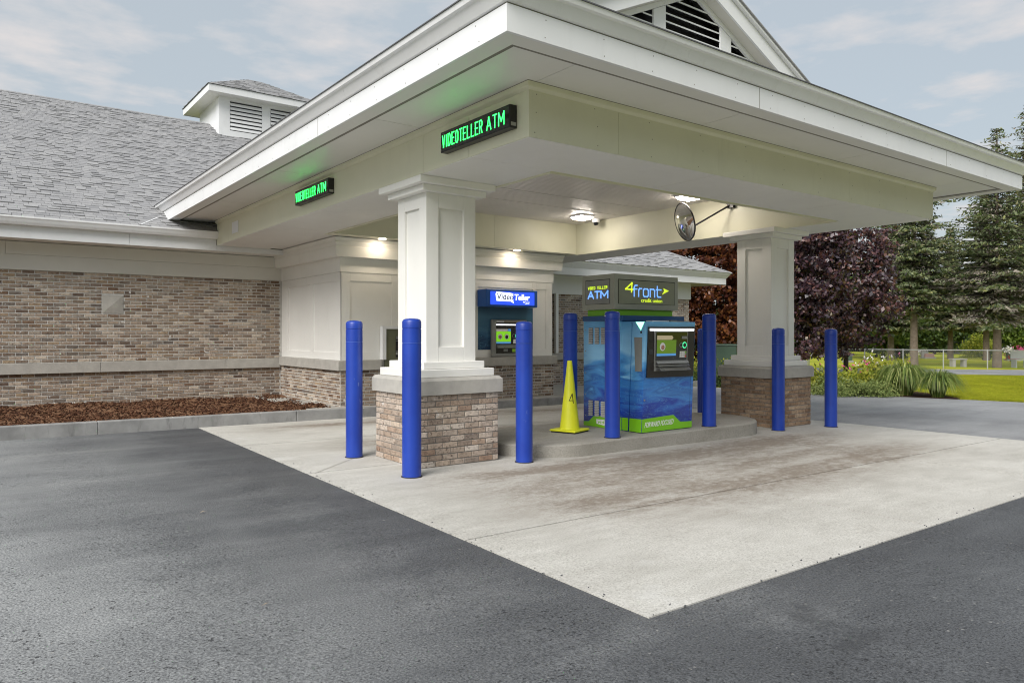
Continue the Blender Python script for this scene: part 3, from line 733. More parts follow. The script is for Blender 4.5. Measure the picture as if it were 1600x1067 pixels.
beam(can, XL, XLi, YFi+.002, YB, [7.3, 12.40], 'y')
beam(can, XRi, XR, YFi+.002, YB, [9.9], 'y')
bx('inner_beam', M['cream'], can, XLi+.003, 6.94, YBi, YBi+.26, ZB+.002, ZC+.02)
bx('inner_beam', M['cream'], can, 6.944, 9.02, YBi, YBi+.26, ZB+.002, ZC+.02)
bx('inner_beam', M['cream'], can, 9.024, XRi-.003, YBi, YBi+.26, ZB+.002, ZC+.02)
bx('bay_ceiling', M['soffit'], can, XLi+.004, XRi-.004, YBi+.262, YB, ZB+.012, ZB+.04)
# small bed mould where beam meets soffit
sweep([(.03, ZS-.055), (.004, ZS-.075), (-.02, ZS-.075), (-.02, ZS-.006), (.036, ZS-.006), (.036, ZS-.045)], XL, YF, XR, YB).build('bed_mould', M['cream'], can)
sweep([(.0365, ZS-.0055), (-.02, ZS-.0055), (-.02, ZS-.0005), (.0365, ZS-.0005)], XL, YF, XR, YB).build('shadow_strip', M['groove'], can)  # dark strip standing in for the shade between mould and soffit
# lip round the recess
for a in ((XLi-.004, XLi+.03, YFi, YBi), (XRi-.03, XRi+.004, YFi+.031, YBi-.002)): bx('recess_trim', M['cream'], can, a[0], a[1], a[2], a[3], ZB-.022, ZB+.0)
bx('recess_trim', M['cream'], can, XLi+.031, XRi-.002, YFi-.004, YFi+.03, ZB-.022, ZB)
# beadboard ceiling, one strip after the other
mb = MB(); y = YFi
while y < YBi - .005:
    w_ = .085; mb.box(XLi, XRi, y+.006, min(y+w_, YBi)-.006, ZC, ZC+.015); y += w_
o = mb.build('ceiling_boards', M['beadboard'], can); o['kind'] = 'stuff'
bx('ceiling_backing', M['groove'], can, XLi, XRi, YFi, YBi, ZC+.012, ZC+.018)
for y in (10.2, 11.1): bx('ceiling_batten', M['beadboard'], can, XLi, XRi, y, y+.05, ZC-.008, ZC+.002)

# nail heads in the boards
mb = MB()
for x in np.arange(FX+.4, FXR, .61):
    for z in (3.905, 4.045): plate(mb, (x+rnd.uniform(-.03,.03), FY-.0005, z), *FR, disc(0, 0, .0055, 6), .001)
for y in np.arange(FY+.4, 16, .61):
    for z in (3.905, 4.045): plate(mb, (FX-.0005, y+rnd.uniform(-.03,.03), z), *LF, disc(0, 0, .0055, 6), .001)
for x in np.arange(XL+.05, XR, .81):
    for z in (3.43, 3.62, 3.79): plate(mb, (x+rnd.uniform(-.05,.05), YF-.0005, z), *FR, disc(0, 0, .006, 6), .001)
o = mb.build('nail_heads', M['groove'], can); o['kind'] = 'stuff'

# columns
def column(cx, cy, dz):
    col = MB()
    z0, z1 = 1.215+dz, 3.222; h, st, d = .35, .17, .034
    c = h - d
    col.box(cx-c, cx+c, cy-c, cy+c, z0, z1)
    for sx in (-1, 1):
        for sy in (-1, 1):
            col.box(cx+sx*h, cx+sx*(h-st), cy+sy*h, cy+sy*(h-st), z0, z1)
    k = h - st
    for za, zb in ((z0, z0+.175), (z1-.17, z1)):
        for s in (-1, 1):
            col.box(cx-k+.001, cx+k-.001, cy+s*(h-.0015), cy+s*(c-.01), za, zb)
            col.box(cx+s*(h-.0015), cx+s*(c-.01), cy-k+.001, cy+k-.001, za, zb)
    col = col.build('column', M['shaft'], can, bevel=.003)
    zb0 = G(cx)
    core = MB().box(cx-.548, cx+.548, cy-.548, cy+.548, zb0-.15, .84+dz).build('base_core', M['mortarpale'], col)
    st_ = MB(); q = .592
    st_.lathe((0,0,0), [(1,0)], 3) if False else None
    for (ha, za, hb, zb_) in ((q, .84+dz, q, 1.0+dz), (q, 1.0+dz, q-.03, 1.035+dz)):
        st_.hexa([(cx-ha,cy-ha,za),(cx+ha,cy-ha,za),(cx+ha,cy+ha,za),(cx-ha,cy+ha,za),(cx-hb,cy-hb,zb_),(cx+hb,cy-hb,zb_),(cx+hb,cy+hb,zb_),(cx-hb,cy+hb,zb_)])
    st_.build('stone_cap', M['stone'], col)
    bx('base_mould', M['shaft'], col, cx-.517, cx+.517, cy-.517, cy+.517, 1.036+dz, 1.13+dz, bevel=.008)
    bx('base_mould', M['shaft'], col, cx-.431, cx+.431, cy-.431, cy+.431, 1.131+dz, 1.216+dz, bevel=.008)
    bx('capital_mould', M['shaft'], col, cx-.445, cx+.445, cy-.445, cy+.445, 3.223, 3.296, bevel=.005)
    bx('capital_mould', M['shaft'], col, cx-.53, cx+.53, cy-.53, cy+.53, 3.297, ZB-.008, bevel=.005)
    zg = zb0 + .004
    lay_bricks(col, M['brickpale'] if dz == 0 else M['bricktan'], (cx-.548, cy-.548, 0), 0, brick_field(1.096, zg, .838+dz, course=.0695, joint=.0115))
    lay_bricks(col, M['brickpale'] if dz == 0 else M['bricktan'], (cx-.548, cy+.548, 0), -PI/2, brick_field(1.096, zg, .838+dz, course=.0695, joint=.0115))
    no = lambda i, f: False
    lay_bricks(col, M['brickpale'], (cx+.548, cy-.548, 0), PI/2, brick_field(1.096, zg, .838+dz, course=.0695, joint=.0115), singles=no)
    lay_bricks(col, M['brickpale'], (cx+.548, cy+.548, 0), PI, brick_field(1.096, zg, .838+dz, course=.0695, joint=.0115), singles=no)
column(4.711, 7.865, 0)
column(11.58, 7.83, -.055)

# gable with louvres on the canopy roof
GX, GYw, GYr, GZ = 8.47, 6.925, 6.70, 6.81      # centre, wall plane, rake plane, apex of rake top
gr = 2.6; gs = .465
def rk(x, dz=0): return GZ - gs*abs(x-GX) + dz
bg_ = MB()
for s in (-1, 1):
    x0, x1 = GX, GX + s*gr
    bg_.prism([(x0, GYr, rk(x0)-.30), (x1, GYr, rk(x1)-.30), (x1, GYr, rk(x1)-.06), (x0, GYr, rk(x0)-.06)], (0, .03, 0))
gb = bg_.build('gable', M['white'], can)
mb = MB()
for s in (-1, 1):
    x0, x1 = GX, GX + s*(gr+.06)
    mb.prism([(x0, GYr-.06, rk(x0)-.058), (x1, GYr-.06, rk(x1)-.058), (x1, GYr-.06, rk(x1)-.02), (x0, GYr-.06, rk(x0)-.02)], (0, .06, 0))
mb.build('rake_trim', M['gutter'], gb)
mb = MB()
for s in (-1, 1):
    x0, x1 = GX, GX + s*(gr+.10)
    mb.prism([(x0, GYr-.09, rk(x0)-.018), (x1, GYr-.09, rk(x1)-.018), (x1, GYr-.09, rk(x1)), (x0, GYr-.09, rk(x0))], (0, 2.6, 0))
mb.build('gable_roof', M['shingle'], gb)
mb = MB()
for s in (-1, 1):
    x0, x1 = GX, GX + s*(gr-.02)
    mb.prism([(x0, GYr+.03, rk(x0)-.30), (x1, GYr+.03, rk(x1)-.30), (x1, GYr+.03, rk(x1)-.28), (x0, GYr+.03, rk(x0)-.28)], (0, GYw-GYr, 0))
mb.build('rake_soffit', M['frieze'], gb)
mb = MB()
for s in (-1, 1):
    x0, x1 = GX, GX + s*(gr-.25)
    mb.prism([(x0, GYw-.03, rk(x0)-.38), (x1, GYw-.03, rk(x1)-.38), (x1, GYw-.03, rk(x1)-.302), (x0, GYw-.03, rk(x0)-.302)], (0, .04, 0))
mb.build('gable_trim', M['white'], gb)
for x0, x1 in ((GX-.86, GX-.61), (GX+.61, GX+.86)):
    mb = MB(); mb.prism([(x0, GYw-.02, 5.2), (x1, GYw-.02, 5.2), (x1, GYw-.02, rk(x1)-.385), (x0, GYw-.02, rk(x0)-.385)], (0, .03, 0)); mb.build('gable_post', M['white'], gb)
bkp = MB(); bkp.prism([(GX-2.1, GYw+.16, 5.0), (GX+2.1, GYw+.16, 5.0), (GX+2.1, GYw+.16, rk(GX+2.1)-.25), (GX, GYw+.16, GZ-.3), (GX-2.1, GYw+.16, rk(GX+2.1)-.25)], (0, .02, 0)); bkp.build('louvre_backing', M['black'], gb)
z = 5.0
while z < 6.4:
    half = (GZ - .40 - z)/gs
    for a, b_ in ((-half, -.865), (-.605, .605), (.865, half)):
        a = max(a, -half); b_ = min(b_, half)
        if b_ - a > .08:
            m2 = MB(); m2.hexa([(GX+a, GYw-.005, z), (GX+b_, GYw-.005, z), (GX+b_, GYw+.12, z+.075), (GX+a, GYw+.12, z+.075), (GX+a, GYw-.005, z+.022), (GX+b_, GYw-.005, z+.022), (GX+b_, GYw+.12, z+.097), (GX+a, GYw+.12, z+.097)])
            m2.build('louvre_slat', M['white'], gb)
    z += .115

# ------------------------------------------------------------------ bank building
bld = empty('bank_building', (5, 20, 0), 'brown brick bank building with grey shingled hip roof, white eaves and a panelled teller bay', 'building')
YW = 16.5
wall = MB().box(-10, 5.9, YW, YW+.3, -.3, 3.3).build('wall', M['mortar'], bld)
# stone band, frieze, soffit, fascia, gutter: left part
for a, b_ in ((-10, -6.6), (-6.6, -3.2), (-3.2, .2), (.2, 2.15), (2.15, 4.55), (4.55, 5.745)):
    bx('stone_band', M['stone'], bld, a+.003, b_-.003, YW-.07, YW+.01, .79, .995, bevel=.006)
for a, b_ in ((-10, .606), (.606, 5.86)):
    bx('frieze_board', M['frieze'], bld, a+.002, b_-.002, YW-.045, YW+.02, 3.034, 3.27)
bx('frieze_board', M['frieze'], bld, -10, 5.86, YW-.04, YW+.02, 2.75, 3.031)
bx('eave_soffit', M['soffit'], bld, -10, 5.86, 15.87, YW, 3.285, 3.31)
for a, b_ in ((-10, -2.3), (-2.3, 2.57), (2.57, XL-.002)):
    bx('fascia', M['white'], bld, a+.002, b_-.002, 15.86, 15.885, 3.275, 3.54)
bx('fascia', M['white'], bld, XL+.0, 5.8, 15.862, 15.885, 3.275, 3.381)
g = MB(); prof = [(15.858, 3.505), (15.76, 3.505), (15.735, 3.55), (15.715, 3.60), (15.70, 3.625), (15.70, 3.652), (15.712, 3.652), (15.712, 3.632), (15.858, 3.62)]
g.prism([(-10, y, z) for y, z in prof], (4.205-.004+10, 0, 0)); g.build('gutter', M['gutter'], bld)
# bricks of the left wall; the nearest 300 lie one by one
fields = brick_field(15.75, .995, 2.748, holes=[(10+2.182, 10+2.562, 1.95, 2.325)]) + brick_field(15.75, -.05, .79)
def dist(f): 
    x = -10 + f[0]; return (math.hypot(x, YW), -f[2])
vis = [i for i, f in enumerate(fields) if -10 + f[0] > -.05 and f[2] > .15]
vis.sort(key=lambda i: math.hypot(-10+fields[i][0], 16.5) + abs(fields[i][2]-1.55)*.3)
keep = set(vis[:300])
lay_bricks(wall, M['brick'], (-10, YW, 0), 0, fields, singles=lambda i, f: i in keep)
# small cast stone tile with a pyramid face
tl = MB(); x0, x1, z0, z1 = 2.19, 2.555, 1.957, 2.318; yq = YW-.012
tl.box(x0, x1, yq, YW+.01, z0, z1); b0 = len(tl.v); tl.v += [(x0,yq,z0),(x1,yq,z0),(x1,yq,z1),(x0,yq,z1),((x0+x1)/2, yq-.03, (z0+z1)/2)]
for q in ((0,1,4),(1,2,4),(2,3,4),(3,0,4)): tl.f.append(tuple(b0+i for i in q)); tl.m.append(0)
tl.build('stone_tile', M['stone'], bld)

# panelled teller bay
BX0, BX1, BY = 5.80, 11.08, 13.24
bay = MB().box(BX0, BX1, BY, YW+.1, .0, 3.382).build('teller_bay', M['shaft'], bld)
def board(x0, x1, z0, z1, d=.018): bx('panel_frame', M['shaft'], bay, x0, x1, BY-d, BY+.001, z0, z1, bevel=.002)
def boardL(y0, y1, z0, z1, d=.018): bx('panel_frame', M['shaft'], bay, BX0-d, BX0+.001, y0, y1, z0, z1, bevel=.002)
zt0, zt1 = 1.035, 2.735
# left face: two tall panels
boardL(16.07, YW-.03, zt0, zt1); boardL(14.58, 14.77, 1.183, 2.572, .017); boardL(BY-.018, 13.29, zt0, zt1)
boardL(13.2905, 16.0695, 2.572, zt1); boardL(13.2905, 16.0695, zt0, 1.182)
# front face
for x0, x1 in ((BX0-.0175, 5.985), (6.87, 7.10), (7.62, 7.78), (8.68, 8.97), (10.50, 10.60), (10.895, BX1)): board(x0, x1, zt0, zt1)
for x0, x1 in ((5.9855, 6.8695), (7.1005, 7.6195), (7.7805, 8.6795), (8.9705, 10.4995), (10.6005, 10.8945)):
    board(x0, x1, 2.572, zt1, .017); board(x0, x1, zt0, 1.195, .017)
# frieze, crown
sweep([(.03, 2.738), (.03, 3.02), (-.01, 3.02), (-.01, 2.738)], BX0, BY, BX1, YW-.04).build('bay_frieze', M['shaft'], bay)
sweep([(.165, 3.022), (.19, 3.20), (.19, 3.215), (.175, 3.222), (.20, 3.29), (.20, 3.30), (.19, 3.306), (.225, 3.382), (-.01, 3.382), (-.01, 3.022)], BX0, BY, BX1, YW-.04).build('bay_crown', M['shaft'], bay)
# stone band and brick base
bayb = MB().box(BX0-.03, BX1+.03, BY-.03, YW, .0, .84).build('bay_base', M['mortar'], bld)
sb = BX0
for a, b_ in ((5.70, 6.62), (7.64, 8.7), (8.7, 10.0), (10.0, 11.16)): bx('stone_band', M['stone'], bld, a+.002, b_-.002, BY-.10, BY+.02, .84, 1.034, bevel=.008)
for a, b_ in ((13.262, 14.3), (14.3, 15.4), (15.4, 16.43)): bx('stone_band', M['stone'], bld, 5.70, 5.82, a+.002, b_-.002, .84, 1.033, bevel=.008)
bx('stone_band', M['stone'], bld, BX1-.02, 11.16, BY+.022, YW-.05, .84, 1.034)
no = lambda i, f: False
hole = [(6.62-5.77, 7.64-5.77, .80, 1.1)]
lay_bricks(bayb, M['brick'], (BX0-.03, BY-.03, 0), 0, brick_field(BX1-BX0+.06, .10, .838), singles=no)
lay_bricks(bayb, M['brick'], (BX0-.03, YW-.0, 0), -PI/2, brick_field(YW-BY+.03, .10, .838), singles=no)
lay_bricks(bayb, M['brick'], (BX1+.03, BY-.03, 0), PI/2, brick_field(YW-BY, .10, .838), singles=no)

# wing on the right of the bay
wing = MB().box(11.0, 19.95, YW, YW+8, -.4, 3.3).build('wall', M['mortar'], bld)
lay_bricks(wing, M['brick'], (11.0, YW, 0), 0, brick_field(8.95, .98, 2.72) + brick_field(8.95, -.1, .775), singles=no)
lay_bricks(wing, M['brick'], (19.95, YW, 0), PI/2, brick_field(8, .98, 2.72) + brick_field(8, -.1, .775), singles=no)
bx('stone_band', M['stone'], bld, 11.12, 20.0, YW-.07, YW+.01, .78, .975)
sweep([(.05, 2.72), (.05, 3.27), (-.01, 3.27), (-.01, 2.72)], 11.2, YW, 19.95, YW+8).build('frieze_board', M['white'], bld)
bx('eave_soffit', M['soffit'], bld, XR+.01, 21.1, 15.87, YW, 3.26, 3.28)
bx('eave_soffit', M['soffit'], bld, 19.95, 21.1, YW, 24.5, 3.26, 3.28)
sweep([(0, 3.245), (0, 3.45), (-.03, 3.45), (-.03, 3.245)], 11.0, 15.86, 21.15, 24.5).build('fascia', M['white'], bld)
sweep([(.004, 3.452), (.11, 3.60), (.12, 3.65), (-.03, 3.65), (-.03, 3.452)], 11.0, 15.86, 21.15, 24.5).build('crown_gutter', M['gutter'], bld)
mb = MB(); mb.box(13.86, 13.97, YW-.13, YW-.045, .98, 2.73); mb.build('downspout', M['gutter'], bld, bevel=.012)

# main roof
PX0, PX1, EY, EZ, RYr, RZ = -11, 21.28, 15.72, 3.645, 25.4, 8.47
rb = MB(); sl = .5
hxr = PX1 - (RYr-EY)
rb.face([(PX0, EY, EZ), (PX1, EY, EZ), (hxr, RYr, EZ+sl*(RYr-EY)), (PX0, RYr, EZ+sl*(RYr-EY))])
rb.face([(PX1, EY, EZ), (PX1, 2*RYr-EY, EZ), (hxr, RYr, EZ+sl*(RYr-EY))])
rb.face([(PX1, 2*RYr-EY, EZ), (PX0, 2*RYr-EY, EZ), (PX0, RYr, EZ+sl*(RYr-EY)), (hxr, RYr, EZ+sl*(RYr-EY))])
rb.face([(PX0, EY, EZ), (PX0, RYr, EZ+sl*(RYr-EY)), (PX0, 2*RYr-EY, EZ)])
roof = rb.build('roof', M['underlay'], bld)
uv = Vector((0, 1, sl)).normalized(); un = Vector((0, -sl, 1)).normalized(); SL = (RYr-EY)*math.sqrt(1+sl*sl)
def shingles(xa, xb, d0, d1, hip=False):
    rows = []
    k0 = int(d0/.138); k1 = int(d1/.138)
    for k in range(k0, k1+1):
        d = k*.138
        x = xa - rnd.uniform(0, .3)
        while x < xb:
            w_ = rnd.choice((.15, .17, .20, .23)); xe = x + w_
            lim = PX1 - (d/SL)*(RYr-EY) if hip else xb
            a, b_ = max(x, xa), min(xe, lim)
            if b_ - a > .04: rows.append((a+.003, b_-.003, d + rnd.uniform(-.008, .008), d + .165, (.024 if rnd.random() < .3 else rnd.choice((.006, .009)))))
            x = xe
    return rows
def shingle_mesh():
    mb = MB(); mb.v = [(0,0,0),(1,0,0),(1,1,0),(0,1,0),(0,0,1),(1,0,1),(1,1,.15),(0,1,.15)]
    for q in ((3,2,1,0),(4,5,6,7),(0,1,5,4),(1,2,6,5),(2,3,7,6),(3,0,4,7)): mb.f.append(q)
    me = bpy.data.meshes.new('shingle'); me.from_pydata(mb.v, [], mb.f); me.materials.append(M['shingle']); return me
shm = shingle_mesh(); rotx = math.atan(sl)
def place_shingles(rows, nsingle):
    order = sorted(range(len(rows)), key=lambda i: rows[i][2] + abs(rows[i][0]-1.5)*.35)
    single = set(order[:nsingle]); rest = MB(); pr = ORG[roof.name]
    for i, (a, b_, d0, d1, th) in enumerate(rows):
        p = Vector((a, EY, EZ)) + uv*d0 + un*.002
        if i in single:
            o = bpy.data.objects.new('shingle', shm); COL.objects.link(o); o.parent = roof
            o.location = p - pr; o.rotation_euler = (rotx, 0, 0); o.scale = (b_-a, d1-d0, th)
        else:
            q = lambda x, d, n_: Vector((x, EY, EZ)) + uv*d + un*(n_+.002)
            rest.hexa([q(a,d0,0), q(b_,d0,0), q(b_,d1,0), q(a,d1,0), q(a,d0,th), q(b_,d0,th), q(b_,d1,th*.15), q(a,d1,th*.15)])
    o = rest.build('shingle_courses', M['shingle'], roof); o['kind'] = 'stuff'
place_shingles(shingles(-1.2, 9.0, 0, SL-.1), 300)
place_shingles(shingles(13.0, PX1, 0, 3.2, True), 0)
# ridge caps
mb = MB(); x = -2.0
while x < 6.3:
    for s in (-1, 1):
        mb.hexa([(x, RYr, RZ+.025), (x+.30, RYr, RZ+.012), (x+.30, RYr+s*.14, RZ-.055), (x, RYr+s*.14, RZ-.045), (x, RYr, RZ+.037), (x+.30, RYr, RZ+.024), (x+.30, RYr+s*.145, RZ-.045), (x, RYr+s*.145, RZ-.035)])
    x += .14
mb.build('ridge_cap', M['shingle'], roof)
mb = MB(); x = 0
while x < 3.2:
    p = Vector((PX1-x, EY+x, EZ+sl*x+.012)); q = Vector((PX1-x-.2, EY+x+.2, EZ+sl*(x+.2)+.008))
    for s in (Vector((-.09, -.09, -.045+.0)), Vector((.09, .09, -.045))):
        mb.hexa([p, q, q+s, p+s, p+Vector((0,0,.012)), q+Vector((0,0,.012)), q+s+Vector((0,0,.012)), p+s+Vector((0,0,.012))])
    x += .15
mb.build('hip_cap', M['shingle'], roof)
mb = MB(); mb.tube([(3.22, 16.33, 3.95), (2.75, 15.75, 3.67)], .014, 6); mb.build('drip_strip', M['gutter'], bld)

# cupola
cu = MB(); cx0, cx1, cy0, cy1 = 6.46, 9.5, 24.14, 26.66
cu.box(cx0+.03, cx1-.03, cy0+.03, cy1-.03, 6.5, 9.17)
cup = cu.build('cupola', M['white'], bld)
for s, (x0, x1) in enumerate(((cx0, cx0+.34), (cx0+.34+1.02, cx0+.34+1.30), (cx1-.34, cx1))): bx('corner_board', M['white'], cup, x0, x1, cy0, cy0+.031, 7.2, 9.05)
bx('corner_board', M['white'], cup, cx0, cx0+.031, cy0+.0315, cy0+.3, 7.2, 9.05)
for x0 in (cx0+.34, cx0+.34+1.30):
    bx('sill_board', M['white'], cup, x0+.001, x0+1.019, cy0, cy0+.031, 7.2, 8.05)
    bx('louvre_recess', M['black'], cup, x0, x0+1.02, cy0+.022, cy0+.032, 8.05, 8.98)
    for k in range(7):
        z = 8.07 + k*.128; m2 = MB()
        m2.hexa([(x0+.01, cy0-.01, z), (x0+1.01, cy0-.01, z), (x0+1.01, cy0+.026, z+.075), (x0+.01, cy0+.026, z+.075), (x0+.01, cy0-.01, z+.03), (x0+1.01, cy0-.01, z+.03), (x0+1.01, cy0+.026, z+.105), (x0+.01, cy0+.026, z+.105)])
        m2.build('louvre_slat', M['white'], cup)
bx('head_board', M['white'], cup, cx0-.006, cx1+.006, cy0-.006, cy0+.03, 9.0, 9.17)
o_ = .38
bx('cupola_soffit', M['soffit'], cup, cx0-o_, cx1+o_, cy0-o_, cy1+o_, 9.10, 9.13)
mb = MB()
for (x0, x1, y0, y1) in ((cx0-o_, cx1+o_, cy0-o_-.03, cy0-o_), (cx0-o_, cx1+o_, cy1+o_, cy1+o_+.03), (cx0-o_-.03, cx0-o_, cy0-o_-.03, cy1+o_+.03), (cx1+o_, cx1+o_+.03, cy0-o_-.03, cy1+o_+.03)): mb.box(x0, x1, y0, y1, 9.085, 9.29)
mb.build('cupola_fascia', M['white'], cup)
mb = MB(); e = o_+.06; ax = (cx0+cx1)/2; ay = (cy0+cy1)/2; hw_ = (cy1-cy0)/2
P = [(cx0-e, cy0-e, 9.295), (cx1+e, cy0-e, 9.295), (cx1+e, cy1+e, 9.295), (cx0-e, cy1+e, 9.295), (ax-.2, ay, 10.22), (ax+.2, ay, 10.22)]
mb.v = P; mb.f = [(0,1,5,4), (1,2,5), (2,3,4,5), (3,0,4), (3,2,1,0)]; mb.m = [0]*5
crf = mb.build('cupola_roof', M['underlay'], cup)
mb = MB(); nrow = 14
for f0, f1, f2, f3 in ((P[0], P[1], P[5], P[4]), (P[3], P[0], P[4], P[4])):
    f0, f1, f2, f3 = map(Vector, (f0, f1, f2, f3)); nn = (f1-f0).cross(f3-f0).normalized()
    for k_ in range(nrow):
        a, b_ = k_/nrow, min(1, (k_+1.12)/nrow); u = -rnd.random()*.06
        L = (f1-f0).length*(1-a) + .01; st_ = .28/L
        while u < 1:
            ua, ub = max(0, u), min(1, u+st_*rnd.uniform(.7, 1.2))
            if ub - ua > .01:
                q = lambda uu, vv: f0.lerp(f3, vv).lerp(f1.lerp(f2, vv), uu)
                th = rnd.choice((.010, .014, .022)); g0 = (ub-ua)*.02
                p4 = [q(ua+g0, a), q(ub-g0, a), q(ub-g0, b_), q(ua+g0, b_)]
                mb.hexa([x + nn*.002 for x in p4] + [p4[0]+nn*th, p4[1]+nn*th, p4[2]+nn*.004, p4[3]+nn*.004])
            u = ub if u >= 0 else u + st_
o = mb.build('cupola_shingles', M['shingle'], cup); o['kind'] = 'stuff'

# ------------------------------------------------------------------ LED signs on the canopy beam
def led_sign(y0, y1, z0, z1, label):
    xf = XL - .085
    r = empty('led_sign', (XL, (y0+y1)/2, z0), label, 'sign', 'led signs on the canopy beam')
    MB().box(xf, XL-.002, y0, y1, z0, z1).build('case', M['black'], r, bevel=.004)
    bx('face', M['glassdark'], r, xf-.003, xf-.0005, y0+.012, y1-.012, z0+.012, z1-.012)
    L = y1 - y0; h = z1 - z0
    o = Vector((xf-.004, y1, z0+h*.22))
    word('VIDEOTELLER', o + Vector((0, -L*.035, 0)), *LF, L*.60, h*.56, .0105, M['led'], r, .003, .62)
    word('ATM', o + Vector((0, -L*.70, 0)), *LF, L*.23, h*.56, .0105, M['led'], r, .003, .55)
    bx('maker_label', M['steel'], r, xf+.012, XL-.012, y0-.002, y0-.0005, z0+.02, z0+.055)
led_sign(5.53, 6.78, 3.495, 3.715, 'black led sign with green VIDEOTELLER ATM lettering nearest the canopy corner')
led_sign(9.82, 11.12, 3.535, 3.755, 'black led sign with green VIDEOTELLER ATM lettering farther back near the bank')
pl = MB().box(XL-.008, XL-.001, 14.35, 14.75, 3.5, 3.72).build('cover_plate', M['white'], can, bevel=.002)

# ------------------------------------------------------------------ ceiling lights, downlights, camera, mirror
def ceiling_light(x, y, label):
    r = empty('ceiling_light', (x, y, ZC), label, 'ceiling light', 'square lights under the canopy')
    bx('frame', M['white'], r, x-.19, x+.19, y-.19, y+.19, ZC-.035, ZC-.001, bevel=.006)
    mb = MB(); mb.hexa([(x-.13,y-.13,ZC-.085),(x+.13,y-.13,ZC-.085),(x+.13,y+.13,ZC-.085),(x-.13,y+.13,ZC-.085),(x-.17,y-.17,ZC-.0355),(x+.17,y-.17,ZC-.0355),(x+.17,y+.17,ZC-.0355),(x-.17,y+.17,ZC-.0355)])
    mb.build('diffuser', M['lampglow'], r)
ceiling_light(10.55, 11.6, 'lit square ceiling light beside the dome camera')
ceiling_light(10.55, 8.72, 'lit square ceiling light above the round mirror')
for x, lab in ((6.46, 'lit round downlight over the night deposit side of the teller bay'), (9.72, 'lit round downlight over the blue video teller sign')):
    r = empty('downlight', (x, 12.80, ZB), lab, 'downlight', 'downlights in the inner beam')
    MB().lathe((x, 12.80, ZB-.006), [(.07, 0), (.085, .0), (.085, .007)], 24).build('trim_ring', M['white'], r)
    MB().lathe((x, 12.80, ZB-.009), [(.066, 0), (.066, .0025)], 24).build('lens', M['downglow'], r)
r = empty('security_camera', (11.1, 11.75, ZC), 'small white dome camera with a black lens under the canopy ceiling', 'camera')
MB().lathe((11.1, 11.75, ZC-.085), [(.05, 0), (.085, .005), (.09, .03), (.09, .085)], 24).build('housing', M['white'], r, smooth=True)
MB().lathe((11.1, 11.75, ZC-.15), [(.004, 0), (.035, .008), (.052, .03), (.058, .063)], 24).build('dome', M['glassdark'], r, smooth=True)

mc = Vector((10.60, 8.86, 3.60)); mn = Vector((-.892, .366, -.26)).normalized()
r = empty('convex_mirror', XRi and (XRi, 8.39, 3.9), 'round convex mirror in a black rim on a black arm under the canopy', 'mirror')
a1 = mn.orthogonal().normalized(); a2 = mn.cross(a1); a_dn = (Vector((0,0,1)) - mn*mn.z).normalized(); Rr = .345; mb = MB(); rr = [0.0, .25, .5, .75, .9, 1.0]
for q, f in enumerate(rr):
    for k in range(40):
        a = 2*PI*k/40; mb.v.append(tuple(mc + (a1*math.cos(a) + a2*math.sin(a))*Rr*f + mn*(.11*(1-f*f))))
for q in range(5):
    for k in range(40): mb.f.append((q*40+k, q*40+(k+1)%40, (q+1)*40+(k+1)%40, (q+1)*40+k)); mb.m.append(0)
mb.build('dome_mirror', M['mirror'], r, smooth=True)
ring = [mc + (a1*math.cos(2*PI*k/40) + a2*math.sin(2*PI*k/40))*Rr for k in range(41)]
MB().tube(ring, .014, 8).build('rim', M['black'], r, smooth=True)
mb = MB()
for f, dz in ((1.0, 0), (.9, -.03), (0.001, -.045)):
    for k in range(40): a = 2*PI*k/40; mb.v.append(tuple(mc + (a1*math.cos(a) + a2*math.sin(a))*Rr*f + mn*dz))
for q in range(2):
    for k in range(40): mb.f.append((q*40+k, (q+1)*40+k, (q+1)*40+(k+1)%40, q*40+(k+1)%40)); mb.m.append(0)
mb.build('backing', M['black'], r, smooth=True)
mt = Vector((XRi, 8.39, 3.91)); bk = mc - mn*.045 - a_dn*.13
MB().tube([bk, bk - mn*.05 + Vector((0,0,-.0)), mt + Vector((-.06, 0, 0))], .017, 8).build('arm', M['black'], r)
MB().box(XRi-.07, XRi-.001, 8.30, 8.44, 3.86, 3.96).build('mount', M['black'], r, bevel=.006)

# ------------------------------------------------------------------ bollards
BH_ = 1.70
def bollard(loc, label):
    r = empty('bollard', loc, label, 'bollard', 'blue bollards round the drive-through lanes')
    x, y, z = loc; R = .103
    prof = [(R, -.01), (R, BH_-.27), (R-.004, BH_-.268), (R-.004, BH_-.258), (R, BH_-.256), (R, BH_-.115), (R-.004, BH_-.113), (R-.004, BH_-.103), (R, BH_-.101), (R, BH_-.035), (R-.008, BH_-.016), (R-.022, BH_-.005), (R-.045, BH_), (.002, BH_+.006)]
    MB().lathe((x, y, z), prof, 40).build('sleeve', M['bollard'], r, smooth=True)
    mb = MB(); mb.lathe((x, y, z), [(R-.002, BH_-.2665), (R-.0005, BH_-.2655), (R-.0005, BH_-.2605), (R-.002, BH_-.2595)], 40); mb.build('groove_line', M['blueline'], r, smooth=True)
    mb = MB(); mb.lathe((x, y, z), [(R+.012, 0), (R+.010, .006), (R, .008)], 32); mb.build('sealant_ring', M['rubber'], r)
    return r
M['ventgrey'] = simple('light_grey_louvre', (.52, .52, .50, 1), .45, .05)
M['blueline'] = simple('scuffed_blue', (.06, .12, .48, 1), .4)
